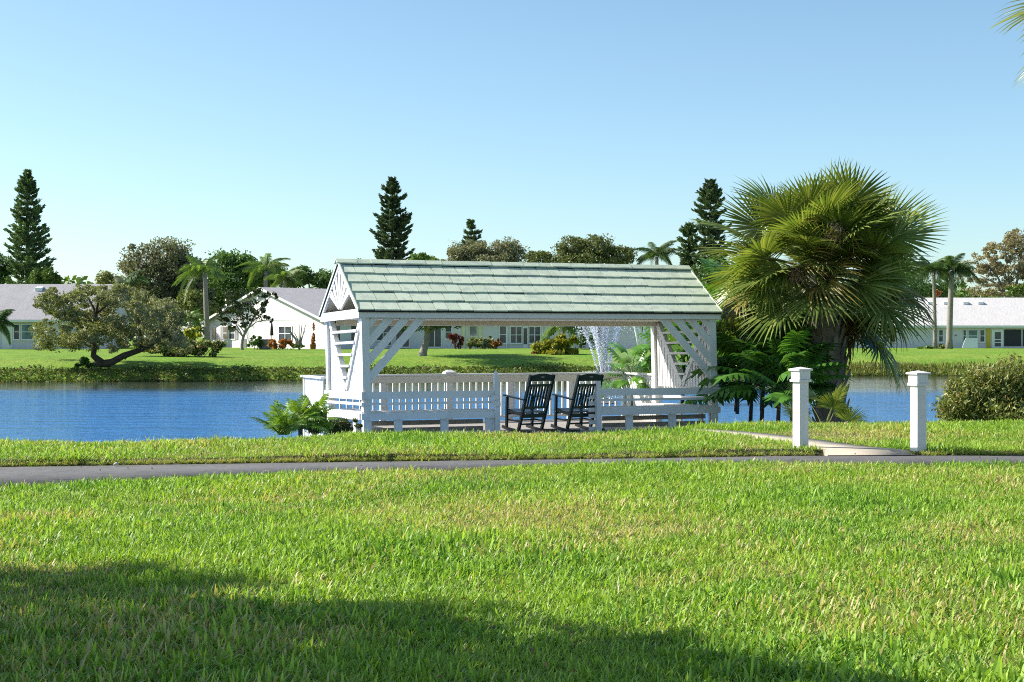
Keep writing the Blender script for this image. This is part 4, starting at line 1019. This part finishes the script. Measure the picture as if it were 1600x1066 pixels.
# ------------------------------------------------------------------ big sabal palm
def fan_leaf(rad, petiole, fold, droop, nseg=40, spread=118, split=.45, curl=.25):
    V, Q, T = [], [], []
    def put(p): V.append(p); return len(V) - 1
    for k in range(nseg):
        f = (k + .5) / nseg; a = R(-spread + 2 * spread * f) + random.uniform(-.02, .02)
        Ls = rad * (1.0 - .28 * (abs(a) / R(spread)) ** 2) * random.uniform(.9, 1.05)
        ca, sa = math.cos(a), math.sin(a); wid = rad * R(2 * spread / nseg) * .46
        base = np.array([petiole, 0, 0]); d = np.array([ca, sa, 0]); side = np.array([-sa, ca, 0])
        dr = droop * random.uniform(.7, 1.35); tw = random.uniform(-.3, .3)
        prev = None
        for t, w in ((.04, .12), (.32, .72), (.55, 1.0), (.80, .48), (1.0, 0.)):
            r = Ls * t; bend = dr * max(0, t - .25) ** 1.8
            c = base + d * r * (1 - .25 * bend); z = fold * abs(sa) * r * (1 - .35 * t) - bend * rad * .9 - curl * max(0, ca) * (t ** 2) * rad * .35
            c = c + np.array([0, 0, z]); wv = side * wid * w * .5
            up = np.array([0, 0, .32 * wid * w])
            if w > 0:
                cur = [put(c - wv + tw * up), put(c + up), put(c + wv - tw * up)]
                if prev: Q.append((prev[0], cur[0], cur[1], prev[1])); Q.append((prev[1], cur[1], cur[2], prev[2]))
                prev = cur
            else:
                tip = put(c); T.append((prev[0], tip, prev[1])); T.append((prev[1], tip, prev[2]))
    return mesh_np('leaf', V, Q, T)
def stalk_mesh(petiole):
    b = MB(); pts = [(petiole * t, 0, .05 * math.sin(t * 3.1) * petiole) for t in np.linspace(0, 1, 6)]
    b.tube(pts + [(petiole + .15, 0, 0), (petiole + .34, 0, -.02)], [.030, .024, .020, .018, .016, .015, .012, .004], 6); return b.mesh('stalk')
random.seed(5)
FL = [fan_leaf(r, p, fo, d) for r, p, fo, d in ((.88, 1.0, .2, .10), (.92, 1.1, .15, .22), (.84, .95, .3, .30), (.90, 1.15, .1, .15), (.82, .80, .4, .10))]
FLo = [fan_leaf(r, p, fo, d) for r, p, fo, d in ((.90, 1.0, .2, .2), (.94, 1.1, .12, .3), (.88, .9, .3, .25))]
FLy = [fan_leaf(r, p, fo, d) for r, p, fo, d in ((.95, 1.0, .5, .8), (1.0, 1.1, .4, .7), (.9, .9, .6, .9))]; FLd = [fan_leaf(.8, .8, .9, 1.5, 34, 130), fan_leaf(.75, .9, 1.1, 1.6, 30, 120)]
for m in FL + FLo: m.materials.append(M['sabal'])
for m in FLy: m.materials.append(M['sabalyellow'])
for m in FLd: m.materials.append(M['sabaldry'])
ST = {round(p, 2): stalk_mesh(p) for p in (1.0, 1.1, .95, 1.15, .8, .9)}
for m in ST.values(): m.materials.append(M['petiole'])
PET = {m.name: p for m, p in zip(FL, (1.0, 1.1, .95, 1.15, .8))}
PET.update({m.name: p for m, p in zip(FLo, (1.0, 1.1, .9))}); PET.update({m.name: p for m, p in zip(FLy, (1.0, 1.1, .9))}); PET.update({m.name: p for m, p in zip(FLd, (.8, .9))})
boot = MB().add([(-.05, -.02, 0), (.05, -.02, 0), (.045, .03, 0), (-.045, .03, 0), (-.035, -.075, .17), (.035, -.075, .17), (.03, -.045, .175), (-.03, -.045, .175), (0, -.095, .26), (0, -.08, .262)],
               [(0, 1, 5, 4), (1, 2, 6, 5), (3, 0, 4, 7), (2, 3, 7, 6), (4, 5, 8), (5, 6, 9, 8), (6, 7, 9), (7, 4, 8, 9)]).mesh('leaf_base'); boot.materials.append(solid('palm_boots', (0.44, 0.40, 0.34), .9, .45, 8, .15, (20, .6, .02), rand=.45))
def fan_palm(label, loc, trunk_h, tr, nleaf, seed, lean_=(0, 0), boots=True, lo=-1.15, hi=1.35, scale=1.0, dry=True, group=None):
    rs = random.Random(seed)
    e = empty('fan_palm', loc, 0, label, 'palm', group)
    top = Vector((lean_[0], lean_[1], trunk_h)); pts = [Vector((lean_[0] * t * t, lean_[1] * t * t, -.3 + (trunk_h + .3) * t)) for t in np.linspace(0, 1, 7)]
    MB().tube([tuple(p) for p in pts], [tr * (1.12 - .14 * i / 6) for i in range(7)], 14).build('trunk', M['palmbark'], e, smooth=True)
    if boots:
        nb = int(trunk_h / .042)
        for k in range(nb):
            t = (k + .5) / nb; a = k * 2.39996; p = Vector((lean_[0] * t * t, lean_[1] * t * t, trunk_h * t - .12))
            o = bpy.data.objects.new('leaf_base', boot); col.objects.link(o); o.parent = e
            o.location = p + Vector((math.cos(a), math.sin(a), 0)) * tr * .98; o.rotation_euler = (rs.uniform(-.1, .15), rs.uniform(-.35, .35), a + math.pi / 2); q = rs.uniform(1.1, 1.55); o.scale = (q, q, q)
    for k in range(nleaf):
        f = k / (nleaf - 1); el = hi + (lo - hi) * (f ** .85); az = k * 2.39996 + rs.uniform(-.25, .25)
        if boots and el < -.55 and math.sin(az) < -.3: az = -az
        old = el < -.25
        if el < -.75 and dry and rs.random() < .30: m = rs.choice(FLd)
        elif old and rs.random() < .40: m = rs.choice(FLy)
        elif el < .25: m = rs.choice(FLo)
        else: m = rs.choice(FL)
        o = bpy.data.objects.new('leaf', m); col.objects.link(o); o.parent = e
        s = scale * rs.uniform(.92, 1.1) * (1 - .12 * (el > 1))
        o.location = top + Vector((math.cos(az) * tr * .5, math.sin(az) * tr * .5, -.55 * f + .1)); o.scale = (s, s, s)
        o.rotation_euler = Euler((rs.uniform(-.95, .95), -el, az), 'XYZ')
        st = bpy.data.objects.new('stalk', ST[round(PET[m.name], 2)]); col.objects.link(st); st.parent = o
    if boots:                                # fans that turn their faces to the path
        for k in range(20):
            az = -math.pi / 2 + rs.uniform(-1.25, 1.25); el = rs.uniform(-.25, .8); m = rs.choice(FL + FLo + FLy[:1])
            o = bpy.data.objects.new('leaf', m); col.objects.link(o); o.parent = e; s = scale * rs.uniform(.72, .95); o.scale = (s, s, s)
            o.location = top + Vector((math.cos(az) * tr * .5, math.sin(az) * tr * .5, rs.uniform(-.45, .15))); o.rotation_euler = Euler((rs.uniform(-.8, .8), -el, az), 'XYZ')
            st = bpy.data.objects.new('stalk', ST[round(PET[m.name], 2)]); col.objects.link(st); st.parent = o
    return e
PY = 30.6
ploc = at(1300, 650, PY); pz = -.5
palm = fan_palm('large fan palm with full round crown and cross-hatched trunk right of the gazebo', (ploc.x, PY, pz), 3.45, .26, 76, 3, (-.30, 0), scale=1.26, lo=-1.05)
ptop = Vector((-.30, 0, 3.45))
def seed_stalk(parent, base, tip, spread, n, seed):
    rs = np.random.default_rng(seed); base = np.array(base); tip = np.array(tip); t = rs.random(n) ** .7
    c = base + (tip - base) * t[:, None] + rs.normal(size=(n, 3)) * spread * (.3 + t[:, None]) * np.array([1, 1, 1.2])
    D = np.tile((tip - base) * .6, (n, 1)) + rs.normal(size=(n, 3)) * .5
    link('seed_stalk', leaf_mesh('seed_stalk', c, .13, .10, D), M['seed'], parent)
seed_stalk(palm, ptop + Vector((0, -.9, .05)), ptop + Vector((.02, -1.65, .55)), .06, 1300, 1)
seed_stalk(palm, ptop + Vector((-.2, -.6, -.1)), ptop + Vector((-.75, -1.6, -.25)), .07, 1100, 2)
seed_stalk(palm, ptop + Vector((.3, -.6, .2)), ptop + Vector((.75, -1.0, .45)), .06, 600, 3)
seed_stalk(palm, ptop + Vector((.0, -.6, -.2)), ptop + Vector((.1, -1.0, -.45)), .06, 500, 4)
# the neighbour palm whose frond tips reach into the top right corner
fan_palm('fan palm frond tips hanging in at the top right corner', (7.62, 18.0, float(ground_z(7.62, 18.0))), 5.75, .2, 44, 17, (0, 0), False, dry=False)
# young fan palm at the trunk foot
yp = at(1288, 652, 27.0)
fan_palm('young dark fan palm at the foot of the large fan palm', (yp.x, 27.0, -.35), .25, .09, 13, 23, (0, 0), False, lo=-.05, hi=1.1, scale=.50, dry=False)

# philodendrons
def philo_leaf(L=.62, seed=0, droop=.5, stem=.75):
    rs = random.Random(seed); V, Q = [], []
    mid = lambda t: np.array([stem + L * t, 0, -droop * L * t * t * .8])
    n = 7
    def quad(a, b, c, d):
        k = len(V); V.extend([a, b, c, d]); Q.append((k, k + 1, k + 2, k + 3))
    for sg in (-1, 1):
        for i in range(n):
            t0 = .02 + .86 * i / n; t1 = t0 + .86 / n * .95; tm = (t0 + t1) / 2
            ln = L * (.52 * math.sin(.55 + 2.2 * tm) + .05) * rs.uniform(.88, 1.1)
            fwd = -.45 + 1.25 * tm; d = np.array([fwd, sg * 1.0, -.25 - .25 * droop]); d /= np.linalg.norm(d)
            p0, p1 = mid(t0), mid(t1); wv = (p1 - p0)
            m0 = p0 + d * ln * .6 - wv * .12 + np.array([0, 0, .05]); m1 = p1 + d * ln * .58 + wv * .22 + np.array([0, 0, .05])
            tip0 = p0 * .35 + p1 * .65 + d * ln + np.array([0, 0, -.02])
            quad(p0, p1, m1, m0) if sg < 0 else quad(p1, p0, m0, m1)
            quad(m0, m1, tip0, tip0 - wv * .2) if sg < 0 else quad(m1, m0, tip0 - wv * .2, tip0)
    quad(mid(.86), mid(.88) + np.array([.02, .05, 0]), mid(1.12), mid(.88) + np.array([.02, -.05, 0]))
    k = len(V); pts = [(stem * t, 0, .10 * math.sin(t * 2.6) * stem) for t in np.linspace(0, 1, 5)] ; pts[-1] = (stem, 0, 0)
    for i, p in enumerate(pts):
        r = .012; V.extend([np.array(p) + np.array([0, -r, 0]), np.array(p) + np.array([0, r, 0]), np.array(p) + np.array([0, 0, r * 1.4])])
    for i in range(4):
        for q in range(3): Q.append((k + i * 3 + q, k + i * 3 + (q + 1) % 3, k + (i + 1) * 3 + (q + 1) % 3, k + (i + 1) * 3 + q))
    return mesh_np('leaf', V, Q)
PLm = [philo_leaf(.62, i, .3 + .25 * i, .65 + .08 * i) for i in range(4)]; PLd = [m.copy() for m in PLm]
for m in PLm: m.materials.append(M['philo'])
for m in PLd: m.materials.append(M['philoshade'])
PLb = [m.copy() for m in PLm]
for m in PLb: m.materials.clear(); m.materials.append(M['fernleaf'])
def philodendron(label, loc, hstem, n, seed, ms, scale=1.0, lo=.1, hi=1.2):
    rs = random.Random(seed); e = empty('philodendron', loc, 0, label, 'plant', 'philodendrons beside the gazebo')
    MB().tube([(0, 0, -.6), (.04, .02, hstem * .5), (0, 0, hstem)], [.045, .035, .035], 8).build('stem', M['bark'], e, smooth=True)
    for k in range(n):
        f = k / max(1, n - 1); o = bpy.data.objects.new('leaf', rs.choice(ms)); col.objects.link(o); o.parent = e
        o.location = (0, 0, hstem - .7 * f * hstem); s = scale * rs.uniform(.8, 1.15); o.scale = (s, s, s)
        o.rotation_euler = (rs.uniform(-.4, .4), -(hi + (lo - hi) * f) + rs.uniform(-.15, .15), k * 2.39996 + rs.uniform(-.4, .4))
def pl(x, y, Y): p = at(x, y, Y); return (p.x, p.y, p.z)
philodendron('sunlit philodendron tops right against the gazebo end post', pl(1152, 562, 33.1), 1.0, 30, 1, PLm, 1.0)
philodendron('bright philodendron between the gazebo post and the palm skirt', pl(1184, 560, 33.0), .85, 26, 2, PLm, .9)
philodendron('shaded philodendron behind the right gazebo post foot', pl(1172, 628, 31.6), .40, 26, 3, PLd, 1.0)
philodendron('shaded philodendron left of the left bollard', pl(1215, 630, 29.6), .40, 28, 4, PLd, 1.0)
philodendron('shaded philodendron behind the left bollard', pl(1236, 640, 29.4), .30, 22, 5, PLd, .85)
philodendron('leafy philodendron mound under the left skirt of the large palm', pl(1150, 600, 32.9), .45, 26, 11, PLm, .95)
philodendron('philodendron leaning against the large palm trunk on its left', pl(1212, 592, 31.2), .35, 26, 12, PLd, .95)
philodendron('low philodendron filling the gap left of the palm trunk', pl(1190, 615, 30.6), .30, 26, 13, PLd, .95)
philodendron('high sunlit philodendron behind the right roof corner', pl(1152, 605, 34.0), 1.15, 30, 14, PLm, 1.0)
philodendron('tall bright philodendron behind the left palm skirt', pl(1190, 600, 33.6), 1.0, 30, 15, PLm, 1.0)
philodendron('glossy philodendron spilling over the deck railing inside the gazebo', pl(988, 606, 33.3), .25, 26, 6, PLm, .62, -.1, 1.0)
philodendron('tall philodendron behind the right lattice panel of the gazebo', pl(1066, 592, 33.8), .7, 28, 7, PLm, .8)
philodendron('philodendron seen through the lattice beside the right gazebo post', pl(1100, 585, 33.4), .7, 24, 8, PLm, .9)

# bush on the right shore
def near_bush(name, label, spec, Y, n, size, mat, aspect=.3, D=(0, -.1, .25), stems=30):
    e = shrub(name, label, spec, Y, n, size, mat, None, aspect, stems, D, .25, .42); return e
near_bush('lakeside_bush', 'large narrow leaved bush on the right shore', [(1500, 625, 32, 28), (1535, 603, 36, 34), (1575, 610, 40, 42), (1625, 612, 42, 42), (1560, 640, 70, 20), (1490, 645, 26, 14)], 27.2, 34000, .085, 'bush')
# plants beside the left front post
near_bush('leafy_weed', 'bright green leafy weeds left of the gazebo front post', [(478, 655, 16, 14), (497, 648, 12, 16), (508, 662, 10, 8), (462, 664, 16, 8)], 25.6, 4200, .075, 'fernleaf', .30, (.1, -.1, .7), 14)
philodendron('small bright split-leaf plant between fern and gazebo weeds', pl(466, 672, 25.5), .12, 20, 31, PLb, .36, .1, 1.2)
philodendron('small split-leaf plant against the left deck railing', pl(490, 664, 26.2), .12, 18, 32, PLb, .34, .1, 1.2)
fe = empty('fern', pl(440, 668, 25.2), 0, 'fern with pointed fronds at the left edge of the weeds', 'plant')
fm = [frond_mesh(.62, d, .16, 22, .1) for d in (.5, .8, .3)]
for m in fm: m.materials.append(M['fernleaf'])
for k in range(17):
    o = bpy.data.objects.new('frond', fm[k % 3]); col.objects.link(o); o.parent = fe; o.location = (random.uniform(-.08, .12), random.uniform(-.1, .1), -.12)
    o.rotation_euler = (random.uniform(-.3, .3), -random.uniform(.35, 1.2), k * 2.39996); s = random.uniform(.8, 1.15); o.scale = (s, s, s)
near_bush('ground_cover', 'low brownish ground cover under the left gazebo bench', [(520, 668, 22, 10), (545, 664, 16, 10), (490, 670, 20, 8)], 25.9, 3500, .05, 'weed', .4, (0, 0, .3), 6)

# ------------------------------------------------------------------ fountain
M['spray'] = None
m, nt_, out_ = newmat('water_spray'); p_ = nt_.nodes.new('ShaderNodeBsdfPrincipled'); p_.inputs['Base Color'].default_value = (.93, .94, .93, 1); p_.inputs['Roughness'].default_value = .15
tr_ = nt_.nodes.new('ShaderNodeBsdfTranslucent'); tr_.inputs[0].default_value = (.93, .94, .93, 1); mm_ = nt_.nodes.new('ShaderNodeMixShader'); mm_.inputs[0].default_value = .5
nt_.links.new(p_.outputs[0], mm_.inputs[1]); nt_.links.new(tr_.outputs[0], mm_.inputs[2]); nt_.links.new(mm_.outputs[0], out_.inputs[0]); M['spray'] = m
FY = 62.0; fl_ = at(945, 600, FY); ft_ = empty('fountain', (fl_.x, FY, -1.2), 0, 'white spraying fountain in the middle of the lake', 'fountain')
MB().tube([(0, 0, -.2), (0, 0, .05), (0, 0, .15), (0, 0, .25)], [.5, .5, .2, .08], 16).build('float', M['metal'], ft_)
def drops(name, P, s):
    P = np.asarray(P); n = len(P); s = np.broadcast_to(s, (n,))[:, None]
    o6 = np.array([[1, 0, 0], [-1, 0, 0], [0, 1, 0], [0, -1, 0], [0, 0, 1.8], [0, 0, -1.8]])
    V = (P[:, None, :] + o6[None] * s[:, None, :]).reshape(-1, 3)
    f = np.array([[0, 2, 4], [2, 1, 4], [1, 3, 4], [3, 0, 4], [2, 0, 5], [1, 2, 5], [3, 1, 5], [0, 3, 5]])
    T = (f[None] + 6 * np.arange(n)[:, None, None]).reshape(-1, 3)
    return tag(link(name, mesh_np(name, V, None, T), M['spray'], ft_), kind='stuff')
P = []; S = []
for k in range(17):
    a = 6.283 * k / 17 + .1; th = R(2 + 11 * (k % 3) / 2 + random.uniform(-1, 1)); v0 = random.uniform(8.4, 9.2); n = 1500
    t = rng.random(n) ** 1.25 * 1.12; d = np.array([math.cos(a) * math.sin(th), math.sin(a) * math.sin(th), math.cos(th)])
    q = d * (v0 * (1 + .05 * rng.normal(size=n)) * t)[:, None] + np.array([0, 0, -4.9]) * (t ** 2)[:, None] + rng.normal(size=(n, 3)) * (.012 + .13 * t[:, None] ** 1.6)
    ok = q[:, 2] > -.05; P.append(q[ok] + np.array([0, 0, .25])); S.append((.007 + .010 * rng.random(n))[ok])
drops('spray', np.concatenate(P), np.concatenate(S))
P = []
for k in range(22):
    a = 6.283 * k / 22; th = R(20); v0 = 4.8; n = 120; t = rng.random(n) * .98
    d = np.array([math.cos(a) * math.sin(th), math.sin(a) * math.sin(th), math.cos(th)])
    q = d * v0 * t[:, None] + np.array([0, 0, -4.9]) * (t ** 2)[:, None] + rng.normal(size=(n, 3)) * .04; P.append(q[q[:, 2] > -.05] + np.array([0, 0, .2]))
drops('ring_spray', np.concatenate(P), .012)

# drifting mist beside the jets
mv, ntm, om = newmat('fountain_mist'); pv = ntm.nodes.new('ShaderNodeVolumePrincipled'); pv.inputs['Density'].default_value = .10; pv.inputs['Color'].default_value = (.95, .97, 1, 1); pv.inputs['Anisotropy'].default_value = .3
ntm.links.new(pv.outputs[0], om.inputs['Volume'])
mist = MB().tube([(.25, 0, .2), (.35, 0, .8), (.55, 0, 1.7), (.75, 0, 2.6), (.85, 0, 3.4), (.9, 0, 3.8)], [.25, .7, 1.05, 1.2, .9, .2], 16).build('mist', mv, ft_, smooth=True); tag(mist, kind='stuff')

# ------------------------------------------------------------------ shade tree left of the frame (throws the foreground shadow)
def shade_tree():
    h = 4.6; k = h / math.tan(SUN_EL); off = Vector((-sun_dir.x, -sun_dir.y, 0)).normalized() * k
    spots = [(-4.4, 8.7, 1.5, 0), (-2.5, 9.2, .85, .4), (-2.9, 7.2, 1.6, -.2), (-1.15, 7.9, .9, .3), (-1.2, 6.2, 1.6, .1), (.15, 7.15, .85, .2), (.35, 5.8, 1.1, 0), (1.05, 6.35, .5, -.1), (-3.6, 5.4, 2.0, 0), (-.8, 4.6, 1.6, .3), (-6.0, 6.5, 2.0, .2)]
    blobs = []
    for x, y, r, dz in spots:
        o2 = off * ((h + dz) / h); blobs.append(((x - o2.x, y - o2.y, h + dz), (r * .92, r * .92, r * .62)))
    b = Vector((-10.2, 7.0, 0)); e = empty('shade_tree', b, 0, 'broad tree beyond the left frame edge shading the near grass', 'tree')
    mb = limbs(MB(), b + Vector((0, 0, -.2)), b + Vector((.4, 0, 2.6)), blobs, .28); mb.v = [tuple(Vector(p) - b) for p in mb.v]; mb.build('trunk', M['bark'], e, smooth=True)
    p = clump_points(blobs, 40000, .36, .15) - np.array(b); link('crown', leaf_mesh('crown', p, .15 * (.7 + .6 * rng.random(len(p))), .6), M['oak'], e)
shade_tree()

# ------------------------------------------------------------------ grass blades
def tuft(name, n, rad, hmin, hmax, w, seed, lie=.35):
    rs = np.random.default_rng(seed); V, Q, T, A_ = [], [], [], []
    for k in range(n):
        a = rs.random() * 6.283; r = rad * math.sqrt(rs.random()); b = np.array([math.cos(a) * r, math.sin(a) * r, -.01])
        az = rs.random() * 6.283; L = rs.uniform(hmin, hmax); bend = rs.uniform(.1, 1.0) * lie * 2; el = rs.uniform(.45, 1.45)
        hd = np.array([math.cos(az), math.sin(az), 0]); sd = np.array([-math.sin(az), math.cos(az), 0]); ww = w * rs.uniform(.7, 1.25); c = rs.random()
        i0 = len(V); p = b.copy(); e = el
        for j, (t, wf) in enumerate(((0, .7), (.4, 1.), (.75, .8))):
            V += [p - sd * ww * wf * .5, p + sd * ww * wf * .5]; A_ += [c, c]
            st = L * (.4, .35, .25)[j]; p = p + (hd * math.cos(e) + np.array([0, 0, math.sin(e)])) * st; e -= bend * (.5 + .5 * j)
        V.append(p); A_.append(c)
        Q += [(i0, i0 + 1, i0 + 3, i0 + 2), (i0 + 2, i0 + 3, i0 + 5, i0 + 4)]; T.append((i0 + 4, i0 + 5, i0 + 6))
    me = mesh_np(name, V, Q, T); at_ = me.attributes.new('blade', 'FLOAT', 'POINT'); at_.data.foreach_set('value', np.array(A_, np.float32))
    me.materials.append(M['blade']); return bpy.data.objects.new(name, me)

def scatter(name, pts, rot, scl, dry, sources, label, cat):
    c = bpy.data.collections.new(name + '_tufts')
    for s in sources: c.objects.link(s)
    me = bpy.data.meshes.new(name); me.vertices.add(len(pts)); me.vertices.foreach_set('co', np.asarray(pts, np.float32).ravel())
    for nm, arr, ty in (('rot', rot, 'FLOAT_VECTOR'), ('scl', scl, 'FLOAT'), ('dry', dry, 'FLOAT')):
        a = me.attributes.new(nm, ty, 'POINT'); a.data.foreach_set('vector' if ty == 'FLOAT_VECTOR' else 'value', np.asarray(arr, np.float32).ravel())
    o = link(name, me); ng = bpy.data.node_groups.new(name, 'GeometryNodeTree')
    ng.interface.new_socket('Geometry', in_out='INPUT', socket_type='NodeSocketGeometry'); ng.interface.new_socket('Geometry', in_out='OUTPUT', socket_type='NodeSocketGeometry')
    gi = ng.nodes.new('NodeGroupInput'); go = ng.nodes.new('NodeGroupOutput'); ip = ng.nodes.new('GeometryNodeInstanceOnPoints'); ci = ng.nodes.new('GeometryNodeCollectionInfo')
    ci.inputs['Collection'].default_value = c; ci.inputs['Separate Children'].default_value = True; ci.inputs['Reset Children'].default_value = True
    ip.inputs['Pick Instance'].default_value = True
    ri = ng.nodes.new('FunctionNodeRandomValue'); ri.data_type = 'INT'; ri.inputs[4].default_value = 0; ri.inputs[5].default_value = len(sources) - 1
    def attr(nm, ty):
        n = ng.nodes.new('GeometryNodeInputNamedAttribute'); n.data_type = ty; n.inputs[0].default_value = nm; return n.outputs[0]
    L = ng.links.new
    L(gi.outputs[0], ip.inputs['Points']); L(ci.outputs[0], ip.inputs['Instance']); L(ri.outputs[2], ip.inputs['Instance Index'])
    L(attr('rot', 'FLOAT_VECTOR'), ip.inputs['Rotation']); L(attr('scl', 'FLOAT'), ip.inputs['Scale']); L(ip.outputs[0], go.inputs[0])
    md = o.modifiers.new('scatter', 'NODES'); md.node_group = ng
    return tag(o, label, cat, None, 'stuff')

def vnoise(x, y, f, seed):
    rs = np.random.default_rng(seed); out = np.zeros_like(x)
    for k in range(7):
        a = rs.random() * 6.283; ff = f * rs.uniform(.6, 1.6); out += np.sin((x * math.cos(a) + y * math.sin(a)) * ff + rs.random() * 6.283)
    return out / 7 ** .5
def dry_fn(x, y):
    d = .13 + .18 * vnoise(x, y, 1.6, 3) + .10 * vnoise(x, y, 5.0, 9)
    for px_, py_, rx, ry, amt in ((820, 805, .9, .9, .35), (1010, 835, .7, .5, .35), (30, 815, .6, .5, .45), (1560, 835, .5, .5, .3), (240, 985, .45, .25, .35), (440, 990, .4, .2, .3), (60, 885, .4, .3, .2), (1350, 690, 1.3, .9, .45), (1560, 690, 1.6, .6, .25), (1180, 690, .8, .5, .3), (60, 700, 1.5, 1.0, .2), (1000, 675, 2.0, .5, .2)):
        q = at(px_, py_, 1); Yq = EYE / ((py_ - HZ) / F); Xq = (px_ - 800) / F * Yq
        d = d + amt * np.exp(-((x - Xq) / rx) ** 2 - ((y - Yq) / ry) ** 2)
    return np.clip(d, 0, .85)
def grass_points(n, y0, y1, cond, margin=1.6):
    y = rng.uniform(y0, y1, n); x = rng.uniform(-1, 1, n) * (y1 * .345 + margin); keep = (np.abs(x) < y * .345 + margin) & cond(x, y); return x[keep], y[keep]
def make_grass(name, parts, sources, label, hs=1.0):
    X = np.concatenate([p[0] for p in parts]); Y = np.concatenate([p[1] for p in parts]); z = ground_z(X, Y); d = dry_fn(X, Y)
    sc_ = hs * (1.0 + .20 * vnoise(X, Y, 2.2, 21) + .10 * vnoise(X, Y, 7.5, 22)) * rng.uniform(.65, 1.35, len(X)) * (1 - .35 * d)
    keep = rng.random(len(X)) > d * .45
    rot = np.stack([rng.normal(0, .12, len(X)), rng.normal(0, .12, len(X)), rng.uniform(0, 6.283, len(X))], -1)
    return scatter(name, np.stack([X, Y, z], -1)[keep], rot[keep], sc_[keep], d[keep], sources, label, 'grass')
near_src = [tuft('grass_tuft', 15, .085, .03, .095, .0090, i) for i in range(8)]
in_front = lambda x, y: y < Yn(x) + .02 + .03 * np.sin(x * 9)
parts = [grass_points(17000, 5.2, 9.0, in_front), grass_points(22000, 9.0, 13.5, in_front), grass_points(23000, 13.5, 18.4, in_front)]
make_grass('lawn_grass', parts, near_src, 'coarse green lawn grass in front of the path')
back = lambda x, y: (y > Yf(x) + .05 + .03 * np.sin(x * 7)) & (y < Yc(x) + 1.6) & ~on_walk(x, y, -.02) & ~((np.hypot(x - 3.72, y - 19.6) < .17) | (np.hypot(x - 5.16, y - 19.4) < .17))
make_grass('bank_lawn_grass', [grass_points(56000, 15.5, 27.2, back)], near_src, 'bright grass strip between path and lake', 1.05)
# ragged overhanging turf edge along the far side of the path
x = rng.uniform(-9, 9, 2600); y = Yf(x) + rng.uniform(.0, .12, 2600)
kp = ~((x > 3.8) & (x < 5.0)); x, y = x[kp], y[kp]
scatter('turf_edge_grass', np.stack([x, y, np.full_like(x, .03)], -1), np.stack([rng.normal(.5, .3, len(x)), rng.normal(0, .3, len(x)), rng.uniform(0, 6.28, len(x))], -1), rng.uniform(.5, .85, len(x)), np.full(len(x), .45), [tuft('edge_tuft', 14, .05, .04, .09, .006, 40 + i) for i in range(4)], 'ragged brownish turf edge along the asphalt path', 'grass')
# pebble on the path edge
bs = MB(); bs.tube([(0, 0, 0), (.012, 0, .012), (.03, .004, .02), (.05, 0, .012), (.058, 0, .004)], [.003, .013, .016, .012, .003], 9)
q = at(179, 727, 1); tag(bs.build('pebble', solid('pale_stone', (.62, .58, .52), .8, .2, 20), None, (hx(179, 17.6), 17.55, .028), smooth=True), 'small pale pebble lying on the path edge at left', 'stone')
# fallen dead leaves in the grass
n = 240; y = rng.uniform(6, 19.2, n); x = rng.uniform(-1, 1, n) * (y * .35); z = ground_z(x, y) + rng.uniform(.02, .07, n)
ok = y < Yf(x)
tag(link('fallen_leaves', leaf_mesh('fallen_leaves', np.stack([x, y, z], -1)[ok], .035, .5, None, .5), leafmat('dead_leaf', (.25, .12, .05), (.40, .28, .14), .1, .7)), 'scattered brown fallen leaves in the near lawn', 'leaves', None, 'stuff')
